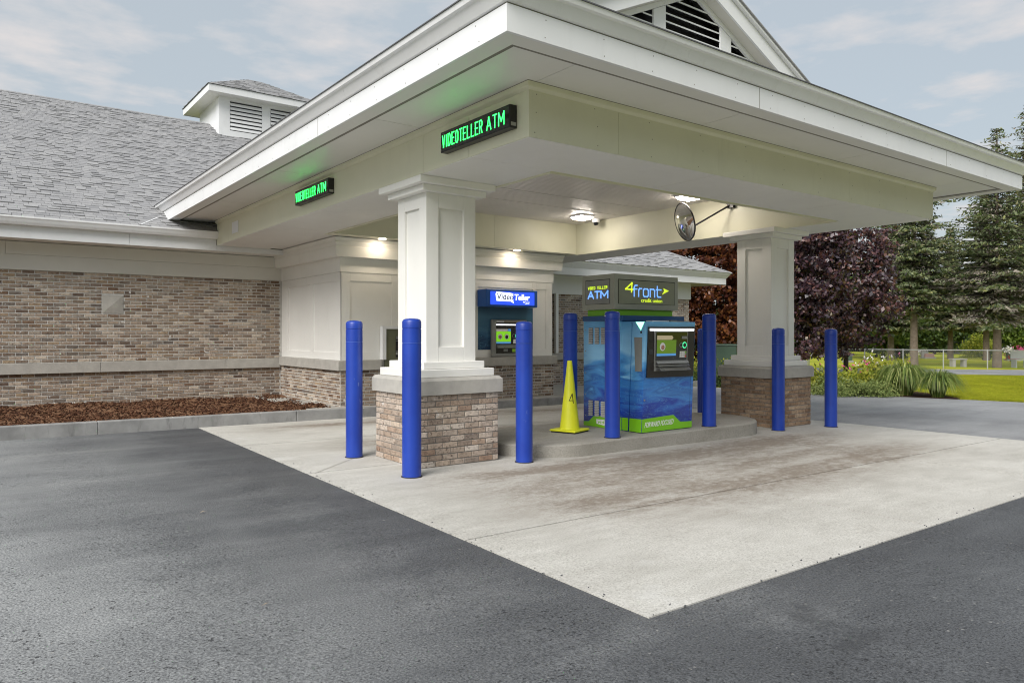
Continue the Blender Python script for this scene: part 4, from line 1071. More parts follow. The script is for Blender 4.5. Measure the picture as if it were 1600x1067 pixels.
spots = [((3.90, 8.50, G(3.9)), 'bright blue bollard standing clear to the left of the near brick column'),
 ((3.86, 6.96, G(3.86)), 'bright blue bollard in front of the near brick column'),
 ((5.44, 7.02, G(5.44)), 'blue bollard right of the near brick column, before the island'),
 ((7.10, 8.06, ZI), 'dark blue bollard behind the yellow cone at the left rear of the kiosk'),
 ((7.00, 7.09, ZI), 'blue bollard on the island in front of the vent grilles of the kiosk'),
 ((9.03, 7.08, ZI), 'dark blue bollard on the island at the right end of the kiosk'),
 ((10.95, 8.72, G(10.95)), 'dark blue bollard mostly hidden behind another, left of the far column'),
 ((10.86, 7.10, G(10.86)), 'dark blue bollard with white scuffs in front of the far column'),
 ((12.10, 6.88, G(12.1)), 'blue bollard with a pale cap right of the far column')]
b0 = bollard(*spots[0])
for loc, lab in spots[1:]:
    c = copy_tree(b0, loc); c['label'] = lab

# ------------------------------------------------------------------ traffic cone
cx_, cy_ = 6.93, 7.88
r = empty('traffic_cone', (cx_, cy_, ZI), 'tall yellow traffic cone with a handwritten 4 on the island', 'traffic cone')
mb = MB(); mb.lathe((cx_, cy_, ZI+.02), [(.152, .0), (.150, .015), (.140, .04), (.034, .985), (.030, .995), (.024, .995), (.022, .97)], 40); mb.build('cone_body', M['yellow'], r, smooth=True)
ang = .32; mb = MB(); q = [(cx_ + .215*math.sqrt(2)*math.cos(ang+PI/4+PI/2*k), cy_ + .215*math.sqrt(2)*math.sin(ang+PI/4+PI/2*k)) for k in range(4)]
mb.hexa([(x, y, ZI+.018) for x, y in q] + [(cx_+(x-cx_)*.97, cy_+(y-cy_)*.97, ZI+.045) for x, y in q]); mb.build('base', M['yellow'], r, bevel=.012)
mb = MB(); mb.hexa([(cx_+(x-cx_)*.9, cy_+(y-cy_)*.9, ZI) for x, y in q] + [(cx_+(x-cx_)*.9, cy_+(y-cy_)*.9, ZI+.018) for x, y in q]); mb.build('rubber_foot', M['rubber'], r)
# the pen stroke of the number, laid on the cone
def on_cone(a, z): 
    rad = .140 + (.034-.140)*(z-.04)/(.985-.04) + .002
    return (cx_+rad*math.cos(a), cy_+rad*math.sin(a), ZI+.02+z)
va = math.atan2(-cy_, -cx_)          # direction of the kerb side the stroke is written on
st = [(.50, .525), (.05, .425), (.42, .43), (.78, .435)]
mb = MB(); mb.tube([on_cone(va+.42, .53), on_cone(va+.12, .47), on_cone(va-.08, .428), on_cone(va+.22, .433), on_cone(va+.55, .43)], .005, 5)
mb.tube([on_cone(va+.42, .53), on_cone(va+.47, .47), on_cone(va+.53, .39)], .005, 5); mb.build('written_number', M['black'], r)

# ------------------------------------------------------------------ drive-up video teller kiosk on the island
k = empty('video_teller_kiosk', (8.1, 7.7, ZI), 'blue water-print video teller kiosk with a grey lit sign box on top', 'atm kiosk')
KX0, KX1 = 7.59, 8.90
kb_ = MB().box(KX0, KX1, 7.50, 8.31, ZI, 1.735).build('cabinet', M['wave'], k, bevel=.006)
bx('cabinet_lid', M['bluedark'], k, KX0-.012, KX1+.03, 7.47, 8.32, 1.737, 1.815, bevel=.006)
bx('green_plinth', M['green'], k, KX0+.05, KX1-.03, 7.66, 8.27, 1.816, 1.905)
# leaning front module
yb_, yt_ = 7.115, 7.045
def Yf(z): return yb_ + (yt_-yb_)*(z-.15)/1.55
def Yk(z): return 7.365 - .07*(z-.15)/1.55
MX0, MX1 = KX0+.002, 8.665
mb = MB(); mb.hexa([(MX0+.02, Yf(ZI)+.3, ZI), (MX1-.01, Yf(ZI)+.3, ZI), (MX1-.01, 7.52, ZI), (MX0+.02, 7.52, ZI), (MX0+.02, Yk(1.72)-.0, 1.71), (MX1-.01, Yk(1.72), 1.71), (MX1-.01, 7.52, 1.71), (MX0+.02, 7.52, 1.71)]); mb.build('module_neck', M['black'], k)
mb = MB(); mb.hexa([(MX0, Yf(ZI+.01), ZI+.008), (MX1, Yf(ZI+.01), ZI+.008), (MX1, Yk(ZI)-.005, ZI+.008), (MX0, Yk(ZI)-.005, ZI+.008), (MX0, Yf(1.722), 1.722), (MX1, Yf(1.722), 1.722), (MX1, Yk(1.722)-.005, 1.722), (MX0, Yk(1.722)-.005, 1.722)])
mod = mb.build('front_module', M['wave'], k, bevel=.006)
mb = MB(); mb.hexa([(MX0, Yk(ZI)+.008, ZI+.004), (MX1, Yk(ZI)+.008, ZI+.004), (MX1, 7.499, ZI+.004), (MX0, 7.499, ZI+.004), (MX0, Yk(1.722)+.008, 1.722), (MX1, Yk(1.722)+.008, 1.722), (MX1, 7.499, 1.722), (MX0, 7.499, 1.722)]); mb.build('middle_panel', M['wave'], k, bevel=.004)
fo = Vector((0, Yf(0), 0)); fup = Vector((0, (yt_-yb_)/1.55, 1)); fup_n = fup          # points (x,z) on the leaning face
FX_ = (1, 0, 0)
def FP(x, z, off=0): return Vector((x, Yf(z)-off, z))
def front(name, m, pts, off, thick, parent=k):
    mb = MB(); plate(mb, fo + Vector((0, -off, 0)), FX_, fup_n, pts, thick); return mb.build(name, m, parent)
front('green_band', M['green'], [(MX0+.001, ZI+.012), (MX1-.001, ZI+.012), (MX1-.001, .255), (8.40, .262), (8.25, .372), (8.16, .372), (7.62, .352), (MX0+.001, .352)], .0005, .0018)
mb = MB(); put_text(mb, 'FORWARD FOCUSED', fo + Vector((7.645, -.003, 0)) + fup_n*.228, FX_, fup_n, .60, .075, .0015, .01, .22, slope=.02); mb.build('lettering', M['whiteprint'], k)
front('door_seam', M['black'], [(MX0+.03, .936), (MX1-.01, .928), (MX1-.01, .931), (MX0+.03, .939)], .0005, .0008)
front('door_seam', M['black'], rect(8.60, .16, 8.603, .93), .0005, .0008)
front('lock', M['steel'], disc(MX0+.03, .62, .012, 12), .0005, .012)
# dark bezel with the teller unit
bz = front('bezel', M['darkmetal'], [(7.645, .934), (8.632, .925), (8.632, 1.652), (7.645, 1.646)], .0005, .022)
def fz(name, m, pts, off, thick): return front(name, m, pts, .022+off, thick, bz)
fz('light_strip', M['striplight'], rect(7.668, 1.592, 8.592, 1.622), .001, .02)
fz('unit_frame', M['greymetal'], [(7.775, 1.025), (8.472, 1.02), (8.465, 1.588), (7.755, 1.588)], .001, .014)
fz('screen_surround', M['glassdark'], rect(7.785, 1.175, 8.445, 1.572), .0155, .006)
fz('screen', M['screengreen'], rect(7.80, 1.27, 8.205, 1.46), .022, .002)
fz('screen', M['screentan'], [(7.80, 1.463), (8.11, 1.463), (8.14, 1.493), (8.11, 1.523), (7.80, 1.523)], .022, .002)
fz('screen', M['screenblue'], rect(7.80, 1.235, 8.205, 1.268), .022, .002)
fz('portrait', M['whiteprint'], disc(7.915, 1.365, .058, 20), .0245, .001)
fz('portrait', M['skin'], disc(7.92, 1.355, .034, 16), .0258, .001)
fz('reader_ring', M['greymetal'], disc(8.31, 1.385, .036, 20), .022, .004)
fz('reader_ring', M['ledring'], disc(8.385, 1.385, .046, 20), .022, .004)
fz('reader_slot', M['black'], disc(8.31, 1.385, .024, 20), .0265, .002)
fz('reader_slot', M['black'], disc(8.385, 1.385, .033, 20), .0265, .002)
fz('receipt_slot', M['greymetal'], rect(8.32, 1.475, 8.43, 1.515), .022, .006)
fz('keypad', M['steel'], rect(8.275, 1.205, 8.425, 1.30), .022, .008)
for i in range(4):
    for j in range(3):
        fz('key', [M['whiteprint'], M['whiteprint'], M['whiteprint'], [M['petalred'], M['weedgold'], M['green']][j]][i], rect(8.283+i*.036, 1.212+j*.029, 8.283+i*.036+.028, 1.212+j*.029+.021), .0302, .004)
mb = MB(); zs = 1.135
for x0, x1, z0, z1, d in ((7.785, 8.455, 1.125, 1.165, .05), (7.785, 8.455, 1.085, 1.115, .075), (7.80, 8.44, 1.03, 1.075, .11)):
    mb.hexa([(x0, Yf(z0)-.036-d, z0), (x1, Yf(z0)-.036-d, z0), (x1, Yf(z0)-.034, z0), (x0, Yf(z0)-.034, z0), (x0, Yf(z1)-.036-d*.55, z1), (x1, Yf(z1)-.036-d*.55, z1), (x1, Yf(z1)-.034, z1), (x0, Yf(z1)-.034, z1)])
mb.build('cash_shelf', M['steel'], bz, bevel=.003)
fz('cash_slot', M['black'], rect(8.03, 1.117, 8.20, 1.124), .0805, .003)
fz('side_sticker', M['black'], rect(7.665, 1.43, 7.735, 1.47), .001, .002)
fz('side_sticker', M['glassdark'], rect(7.66, 1.26, 7.74, 1.33), .001, .004)
bx('top_tray', M['whiteprint'], k, 7.80, 8.16, 7.11, 7.22, 1.7225, 1.738)
bx('top_tray', M['weedgold'], k, 8.30, 8.62, 7.11, 7.22, 1.7225, 1.736)
bx('tray_clip', M['greymetal'], k, 8.165, 8.295, 7.08, 7.24, 1.7225, 1.745)
bx('side_handle', M['weedgold'], k, MX1+.0005, MX1+.012, Yf(1.4)+.03, Yf(1.4)+.09, 1.31, 1.5)
# left side fittings
LX = MX0
def left(name, m, pts, off=.0005, thick=.002, x=None, parent=k):
    mb = MB(); plate(mb, ((x if x is not None else LX)-off, 0, 0), *LF, [(-y, z) for y, z in pts], thick); return mb.build(name, m, parent)
left('arrow_light', M['triglow'], [(7.222, 1.715), (7.126, 1.60), (7.058, 1.715)])
left('sensor', M['black'], disc(-7.12, 1.57, .016, 10) and [(7.105, 1.555), (7.105, 1.585), (7.135, 1.585), (7.135, 1.555)])
left('side_panel', M['greymetal'], [(7.242, 1.50), (7.225, 1.02), (7.105, 1.02), (7.10, 1.50)], .0005, .012)
left('green_band', M['green'], [(Yk(.16)-.012, ZI+.012), (Yf(.16)+.008, ZI+.012), (Yf(.35)+.006, .352), (Yk(.35)-.012, .347)])
left('green_band', M['green'], [(7.495, ZI+.012), (Yk(.16)+.012, ZI+.012), (Yk(.35)+.012, .345), (7.495, .343)])
left('green_band', M['green'], [(8.305, ZI+.004), (7.503, ZI+.004), (7.503, .345), (7.95, .325), (8.08, .315), (8.19, .225), (8.305, .215)], x=KX0)
mb = MB(); plate(mb, (KX0-.003, 0, 0), *LF, [(-8.02, .205), (-7.80, .185), (-7.70, .215), (-7.69, .275), (-8.025, .272)], .001); mb.build('print_patch', M['whiteprint'], k)
mb = MB(); put_text(mb, 'video', (KX0-.0045, 8.00, .212), *LF, .27, .05, .001, .01, .2); mb.build('lettering', M['green'], k)
for zz0, zz1 in ((1.395, 1.64), (.315, .548)):
    for y in (8.185, 8.052, 7.918):
        v = MB(); v.box(KX0-.004, KX0-.0005, y-.09, y, zz0, zz1); gv = v.build('vent_grille', M['black'], k)
        n = 9; h = (zz1-zz0)/n
        for q in range(n):
            m2 = MB(); z = zz0 + q*h
            m2.hexa([(KX0-.020, y-.087, z+.002), (KX0-.0045, y-.087, z+.006), (KX0-.0045, y-.003, z+.006), (KX0-.020, y-.003, z+.002), (KX0-.018, y-.087, z+h*.5), (KX0-.0045, y-.087, z+h*.85), (KX0-.0045, y-.003, z+h*.85), (KX0-.018, y-.003, z+h*.5)])
            m2.build('vent_slat', M['ventgrey'], gv)
mb = MB()
for z in (.3, .62, .95, 1.28, 1.6): mb.lathe((KX0-.003, 8.26, z), [(.009, 0), (.009, .012)], 8)
mb.build('rivet', M['steel'], k)
# sign box on top
SX0, SX1, SY0, SY1, SZ0, SZ1 = 7.55, 8.94, 7.606, 8.298, 1.906, 2.425
M['signgrey'] = simple('olive_grey_metal', (.33, .338, .285, 1), .45, .06, 4)
sg = MB().box(SX0, SX1, SY0, SY1, SZ0, SZ1).build('sign_box', M['signgrey'], k, bevel=.006)
def sf(name, m, pts, off, th): 
    mb = MB(); plate(mb, (0, SY0-off, 0), *FR, pts, th); return mb.build(name, m, sg)
def sl_(name, m, pts, off, th):
    mb = MB(); plate(mb, (SX0-off, 0, 0), *LF, [(-y, z) for y, z in pts], th); return mb.build(name, m, sg)
sf('panel_gap', M['black'], rect(7.622, 1.986, 8.862, 2.348), .0005, .001); sf('sign_panel', M['greyface'], rect(7.634, 1.992, 8.850, 2.336), .0016, .004)
sl_('panel_gap', M['black'], [(8.222, 1.986), (7.694, 1.986), (7.694, 2.352), (8.222, 2.352)], .0005, .001); sl_('sign_panel', M['greymetal'], [(8.212, 1.992), (7.702, 1.992), (7.702, 2.342), (8.212, 2.342)], .0016, .004)
oo = (0, SY0-.006, 0)
mb = MB(); stroke(mb, oo, *FR, [(7.895, 2.165), (7.905, 2.30), (7.775, 2.207), (7.925, 2.201)], .022, .004); mb.build('logo_numeral', M['logoyellow'], sg)
mb = MB(); plate(mb, oo, *FR, [(8.595, 2.245), (8.715, 2.208), (8.562, 2.148), (8.610, 2.202)], .004); mb.build('logo_arrow', M['logoyellow'], sg)
mb = MB(); put_text(mb, 'credit union', (8.10, SY0-.006, 2.022), *FR, .465, .055, .004, .0); mb.build('lettering', M['logoyellow'], sg)
w_ = .019
for grp in ([[(7.952, 2.105), (7.952, 2.235), (7.972, 2.265), (8.015, 2.268)], [(7.935, 2.212), (8.01, 2.214)]],
            [[(8.048, 2.105), (8.048, 2.20), (8.065, 2.221), (8.115, 2.223)]],
            [[(8.150, 2.125), (8.150, 2.20), (8.168, 2.221), (8.238, 2.221), (8.256, 2.20), (8.256, 2.125), (8.238, 2.106), (8.168, 2.106), (8.150, 2.125)]],
            [[(8.298, 2.105), (8.298, 2.221), (8.372, 2.221), (8.396, 2.20), (8.396, 2.105)]],
            [[(8.455, 2.268), (8.455, 2.130), (8.472, 2.108), (8.535, 2.108)], [(8.43, 2.218), (8.54, 2.218)]]):
    mb = MB()
    for pts in grp: stroke(mb, oo, *FR, pts, w_, .004)
    mb.build('letter', M['logoblue'], sg)
word('VIDEO TELLER', (SX0-.006, 8.158, 2.212), *LF, .41, .038, .006, M['logoyellow'], sg)
word('ATM', (SX0-.006, 8.155, 2.078), *LF, .42, .098, .021, M['logoblue'], sg, gap=.3)

# ------------------------------------------------------------------ wall-mounted teller, its sign, night deposit
r = empty('video_teller_sign', (9.65, BY, 2.14), 'lit blue VideoTeller light box sign on the panelled bay', 'sign')
vx0, vx1, vy, vz0, vz1 = 8.945, 10.36, 12.87, 2.135, 2.515
MB().box(vx0, vx1, vy, BY-.022, vz0, vz1).build('light_box', M['bluepaint'], r, bevel=.02)
def vf(name, m, pts, off, th):
    mb = MB(); plate(mb, (0, vy-off, 0), *FR, pts, th); return mb.build(name, m, r)
vf('lit_face', M['boxlight'], rect(vx0+.11, vz0+.045, vx1-.10, vz1-.05), .0005, .003)
vf('speech_bubble', M['boxwhite'], [(9.215, 2.26), (9.60, 2.255), (9.68, 2.215), (9.665, 2.265), (9.665, 2.43), (9.57, 2.445), (9.20, 2.46), (9.215, 2.43), (9.185, 2.42)], .004, .002)
mb = MB(); put_text(mb, 'Video', (9.215, vy-.0065, 2.292), *FR, .45, .128, .003, .012, .1); mb.build('lettering', M['navytext'], r)
mb = MB(); put_text(mb, 'Teller', (9.69, vy-.004, 2.285), *FR, .43, .135, .003, .03, .1); mb.build('lettering', M['boxwhite'], r)
mb = MB(); put_text(mb, '4front', (9.93, vy-.004, 2.235), *FR, .19, .03, .002, .01, .2); put_text(mb, 'credit union', (9.99, vy-.004, 2.205), *FR, .12, .018, .002, .01); mb.build('small_print', M['boxwhite'], r)

r = empty('wall_atm', (9.8, BY, 1.03), 'wall-mounted teller machine with a green screen set in a water-print panel', 'atm')
bx('print_panel', M['wave2'], r, 8.972, 10.498, BY-.0165, BY-.002, 1.197, 2.134)
ax0, ax1, az0, az1, ay = 9.30, 10.27, 1.04, 1.865, BY-.10
af = MB().box(ax0, ax1, ay, BY-.017, az0, az1).build('machine_frame', M['greymetal'], r, bevel=.02)
def wf(name, m, pts, off, th):
    mb = MB(); plate(mb, (0, ay-off, 0), *FR, pts, th); return mb.build(name, m, af)
wf('recess_panel', M['darkmetal'], rect(9.40, 1.115, 10.20, 1.80), .0005, .003)
wf('light_strip', M['striplight'], rect(9.40, 1.735, 10.20, 1.76), .004, .012)
wf('label_strip', M['whiteprint'], rect(9.41, 1.805, 9.62, 1.83), .0005, .002); wf('label_strip', M['weedgold'], rect(9.62, 1.805, 10.15, 1.835), .0025, .002)
wf('screen', M['screenbright'], rect(9.40, 1.37, 9.80, 1.60), .004, .003)
wf('screen', M['whiteprint'], [(9.40, 1.602), (9.72, 1.602), (9.72, 1.655), (9.40, 1.655)], .004, .003); wf('screen', M['screenblue'], rect(9.722, 1.602, 9.80, 1.655), .004, .003)
wf('screen', M['screenblue'], rect(9.40, 1.33, 9.80, 1.368), .004, .003)
for x in (9.505, 9.685): wf('portrait', M['whiteprint'], disc(x, 1.485, .06, 18), .0075, .001); wf('portrait', M['skin'] if x < 9.6 else M['darkmetal'], disc(x, 1.475, .04, 14), .009, .001)
wf('reader_ring', M['greymetal'], disc(9.885, 1.50, .045, 18), .004, .004); wf('reader_ring', M['ledring'], disc(9.97, 1.50, .05, 18), .004, .004)
wf('reader_slot', M['black'], disc(9.97, 1.50, .034, 18), .0085, .002); wf('reader_slot', M['black'], disc(9.885, 1.50, .032, 18), .0085, .002)
wf('keypad', M['whiteprint'], rect(9.87, 1.33, 10.02, 1.425), .004, .008)
mb = MB()
for z0, z1, d in ((1.275, 1.30, .03), (1.235, 1.265, .05)): mb.box(9.40, 10.20, ay-.004-d, ay-.0036, z0, z1)
mb.build('cash_shelf', M['steel'], af); wf('cash_slot', M['black'], rect(9.66, 1.268, 9.86, 1.274), .005, .03)
wf('notice', M['greymetal'], rect(9.60, 1.15, 9.72, 1.21), .004, .002); wf('notice', M['screengreen'], rect(9.84, 1.14, 9.98, 1.21), .004, .002)

r = empty('night_deposit', (7.1, BY, .85), 'olive night deposit box in a white frame behind the near column', 'deposit box')
mb = MB(); mb.box(6.62, 6.70, BY-.13, BY-.019, 1.036, 1.70); mb.box(7.56, 7.62, BY-.13, BY-.019, 1.036, 1.70); mb.box(6.7005, 7.5595, BY-.13, BY-.019, 1.645, 1.70); mb.build('frame', M['white'], r)
bx('face_plate', M['olive'], r, 6.705, 7.555, BY-.085, BY-.03, .85, 1.643)
bx('drawer_recess', M['black'], r, 6.93, 7.40, BY-.0875, BY-.0853, 1.08, 1.50)
for z0, z1, mm in ((1.44, 1.50, 'steel'), (1.395, 1.412, 'steel'), (1.19, 1.205, 'steel'), (1.13, 1.18, 'greymetal')): bx('drawer_rail', M[mm], r, 6.932, 7.398, BY-.12, BY-.0877, z0, z1)
bx('blue_label', M['navytext'], r, 7.00, 7.36, BY-.094, BY-.0877, 1.24, 1.31)
mb = MB(); put_text(mb, 'DEPOSIT', (6.98, BY-.0853, 1.54), *FR, .40, .05, .002, .01); mb.build('lettering', M['black'], r)

# ------------------------------------------------------------------ vegetation
def unit(a): return a/np.maximum(np.linalg.norm(a, axis=-1, keepdims=True), 1e-9)
def leaf_quads(C, L, Wd, axis=None, droop=0.0, spread=1.0):
    """kite-shaped leaves: centre C, length L, width Wd, long axis roughly 'axis'"""
    n = len(C)
    a = nr.normal(size=(n, 3))
    if axis is not None: a = axis + a*spread
    a[:, 2] -= droop; a = unit(a)
    b = unit(np.cross(a, nr.normal(size=(n, 3))))
    L = np.broadcast_to(L, n)[:, None]; Wd = np.broadcast_to(Wd, n)[:, None]
    nrm = np.cross(a, b)
    V = np.stack([C - a*L/2, C + b*Wd/2 + nrm*Wd*.12, C + a*L/2, C - b*Wd/2 + nrm*Wd*.12], 1).reshape(-1, 3)
    F = np.arange(4*n).reshape(-1, 4)
    return V, F
def join(parts):
    V, F, o = [], [], 0
    for v, f in parts: V.append(v); F.append(f+o); o += len(v)
    return np.concatenate(V), np.concatenate(F)

def broad_tree(loc, label, cat, crown, trunk_h, trunk_r, leafm, bark, nclump, per, leaf, group=None, name='tree', seed=1, hollow=.35):
    global nr
    nr = np.random.default_rng(seed)
    r = empty(name, loc, label, cat, group)
    cx, cy, cz, rx, rz = crown; base = np.array(loc)
    ctr = base + np.array((cx, cy, cz))
    d = unit(nr.normal(size=(nclump, 3))); rad = (hollow + (1-hollow)*nr.random(nclump)**.5)[:, None]
    lob = 1 + .16*np.sin(d[:, :1]*4+seed) + .14*np.sin(d[:, 1:2]*5+2*seed) + .12*np.sin(d[:, 2:]*6+seed)
    P = ctr + d*rad*lob*np.array((rx, rx, rz))
    sz = nr.uniform(.25, .62, nclump)*rx*.32
    idx = np.repeat(np.arange(nclump), per)
    off = nr.normal(size=(len(idx), 3))*np.array((1, 1, .55))*sz[idx][:, None]*.62
    C = P[idx] + off; C = C[C[:, 2] > base[2] + .5]
    V, F = leaf_quads(C, nr.uniform(.5, 1.5, len(C))*leaf, nr.uniform(.5, .9, len(C))*leaf, droop=.55)
    np_mesh('crown', V, F, leafm, r)
    mb = MB(); top = ctr + np.array((0, 0, rz*.35))
    mb.tube([base + np.array((0, 0, -.2)), base + np.array((.02, .02, trunk_h*.5)), base + np.array((cx*.3, cy*.3, trunk_h)), top], trunk_r, 9, trunk_r*.35)
    for i in nr.choice(nclump, min(nclump, 26), replace=False):
        s = base + np.array((cx*.3, cy*.3, trunk_h))*(1) + (top-base-np.array((cx*.3, cy*.3, trunk_h)))*nr.uniform(0, .7)
        m_ = (s+P[i])/2 + np.array((0, 0, .1*rz)); mb.tube([s, m_, P[i]], trunk_r*.3, 5, trunk_r*.06, cap=False)
    mb.build('trunk', bark, r, smooth=True)
    return r

def spruce(loc, H, R, z_low, label, mats, seed, dens=1.0, group='spruces in the cemetery', trunk_r=.26, dead_to=0., name='spruce_tree', qs=1.0):
    """mats: (green, dead, alt); whorls of drooping boughs carrying short sprays"""
    g = np.random.default_rng(seed); r = empty(name, loc, label, 'spruce tree', group); base = np.array(loc)
    mb = MB(); mb.tube([base+np.array((0,0,-.3)), base+np.array((0,0,H*.35)), base+np.array((.05,.03,H*.98))], trunk_r, 10, .03)
    lim = MB(); CC, AX, MI, LL = [], [], [], []
    z = z_low; 
    while z < H*.995:
        t = (z - z_low)/(H - z_low); Lmax = R*(1-t)**.75*(.55+.45*min(1, .35+t*3))
        nb = max(4, int(7*dens*(1-.4*t)))
        a0 = g.uniform(0, 2*PI)
        for q in range(nb):
            a = a0 + 2*PI*q/nb + g.normal()*.25; L = Lmax*g.uniform(.42, 1.18) + .12
            dr = g.uniform(.02, .34)*(1-t) - .5*t*.5
            dirh = np.array((math.cos(a), math.sin(a), 0)); side = np.array((-math.sin(a), math.cos(a), 0))
            m = max(5, int(L/.20*dens)); s = np.linspace(.12, 1, m)
            zz = -dr*L*s*1.3 + .32*dr*L*s**3*1.6
            pos = base + np.array((0, 0, z)) + dirh*(L*s)[:, None] + np.array((0, 0, 1))*zz[:, None]
            if L > .7: lim.tube([pos[0] - dirh*L*.12, pos[len(s)//2], pos[-1]], .03*(1-t)+.012, 5, .006, cap=False)
            if g.random() < .13: continue
            dead = (z < dead_to*H and g.random() < .62)
            for k in range(m):
                wv = .34*L*(1-s[k])**.6*(.3+.7*min(1, s[k]*3)) + .10
                nq = max(2, int((wv/.09)*dens))
                o = g.uniform(-1, 1, nq)
                c = pos[k] + side*(o*wv)[:, None] + dirh*(g.uniform(-.12, .12, nq) - .25*np.abs(o)*wv)[:, None]*1 
                c[:, 2] -= np.abs(o)*wv*.28 + g.uniform(0, .16, nq)
                CC.append(c); AX.append(dirh*.7 + side*np.sign(o)[:, None]*.75 + np.array((0, 0, -.28)))
                inner = s[k] < .42
                MI.append(np.where(g.random(nq) < (.85 if dead else (.35 if inner else .04)), 1, np.where(g.random(nq) < .16, 2, 0)))
                LL.append(g.uniform(.18, .40, nq)*(.7 + .3*(1-t)))
        z += (.36 + .1*g.random())*(1-.35*t)/dens**.5
    C = np.concatenate(CC); A = unit(np.concatenate(AX)); mi = np.concatenate(MI); L = np.concatenate(LL)*qs
    global nr
    nr = g
    V, F = leaf_quads(C, L, L*g.uniform(.26, .46, len(L)), axis=A, spread=.42)
    np_mesh('crown', V, F, list(mats), r, mi=mi)
    mb.build('trunk', M['bark'], r, smooth=True)
    lim.build('boughs', M['barkdark'], r)
    return r

def at(w, u, off=0.0):
    """a spot w metres ahead on the bearing of picture column u (1600 wide), on the ground"""
    x, y = FRp(w, w*(u-800)/1142.8); return (x, y, G(x)+off)

SP = (M['spruce'], M['sprucedead'], M['leafmid']); SB = (M['spruce'], M['sprucedead'], M['sprucebrown'])
spruce(at(45.2, 1428), 14.5, 3.9, 3.5, 'spruce with a clear straight trunk, the nearer one left of the stone bench', SP, 3, 1.32, dead_to=.22)
spruce(at(43.2, 1558), 14.2, 4.1, 3.1, 'greying spruce with bare lower twigs right of the stone bench', SP, 5, 1.3, dead_to=.42)
spruce(at(46.5, 1612), 17.6, 3.2, 3.4, 'tall browning spruce at the right edge', SB, 8, 1.4, dead_to=.15, trunk_r=.22)
spruce(at(60, 1541), 16.3, 3.0, 3.0, 'dark spruce whose narrow tip shows above the canopy roof edge', SP, 12, 1.2, qs=1.5)
spruce(at(64, 1485), 11.5, 3.4, 3.0, 'dense spruce behind the gap between the two nearer spruces', SP, 17, 1.15, qs=1.7)
spruce(at(58, 1392), 14, 3.6, 2.6, 'dark spruce half hidden behind the purple maple', SP, 21, 1.15, qs=1.7)

broad_tree(at(35, 1322), 'dark purple maple with a thin black trunk behind the flower bed', 'maple tree', (0, 0, 4.3, 2.45, 3.6), 1.9, .13, M['maple'], M['barkdark'], 300, 64, .19, 'purple maples', 'maple_tree', 4)
broad_tree(at(32, 1112), 'bronze purple maple behind the far end of the bank wing', 'maple tree', (0, 0, 4.3, 2.6, 3.9), 1.6, .15, M['mapleb'], M['barkdark'], 520, 92, .17, 'purple maples', 'maple_tree', 6)
broad_tree(at(29, 1248), 'purple maple directly behind the far brick column', 'maple tree', (0, 0, 4.3, 1.9, 3.4), 1.8, .13, M['maple'], M['barkdark'], 300, 85, .17, 'purple maples', 'maple_tree', 15)
for i, (w, u, h, rx, m_, lab) in enumerate(((66, 1368, 5.4, 3.3, 'leaflight', 'light green tree showing between purple maple and spruce'), (80, 1290, 6, 4.5, 'leafmid', 'green tree behind the tops of the purple maples'), (85, 1180, 5, 5, 'leafmid', 'broad green tree far behind the bronze maple'),
        (88, 1460, 5.5, 4.6, 'leafmid', 'rounded green tree far behind the stone bench'), (84, 1590, 5.5, 4.6, 'leaflight', 'pale green tree far behind at the right edge'))):
    broad_tree(at(w, u), lab, 'tree', (0, 0, h*.8, rx, h*.75), 1.6, .2, M[m_], M['barkdark'], 200, 60, .36, 'trees beyond the cemetery', 'tree', 30+i)
# far wood: one dark mass
nr = np.random.default_rng(5)
n = 70000; u_ = nr.uniform(960, 1760, n); w_ = nr.uniform(100, 112, n)
hh = 5.0 + 1.6*np.sin(u_*.021) + 1.1*np.sin(u_*.057+1) + .7*np.sin(u_*.13)
Rr_ = w_*(u_-800)/1142.8; C = np.stack([Fv[0]*w_+Rv[0]*Rr_, Fv[1]*w_+Rv[1]*Rr_, np.zeros(n)], 1); C[:, 2] = G(C[:, 0]) + hh*nr.random(n)**.8
V, F = leaf_quads(C, nr.uniform(.4, .8, n), nr.uniform(.3, .6, n)); o = np_mesh('woodland', V, F, M['leafdark']); tag(o, 'dark far-off wood along the back of the cemetery', 'woodland', kind='stuff')

# unseen wood added behind the camera to shade the low sky
n = 26000; x_ = nr.uniform(-60, 75, n); y_ = nr.uniform(-46, -38, n); hh = 13 + 2.5*np.sin(x_*.16) + 1.5*np.sin(x_*.41+1)
C = np.stack([x_, y_, G(x_) + hh*nr.random(n)**.85], 1)
V, F = leaf_quads(C, nr.uniform(.9, 1.7, n), nr.uniform(.7, 1.3, n)); o = np_mesh('woodland', V, F, M['leafmid']); tag(o, 'unseen green wood added beside the parking lot to block low sky', 'woodland', kind='stuff')

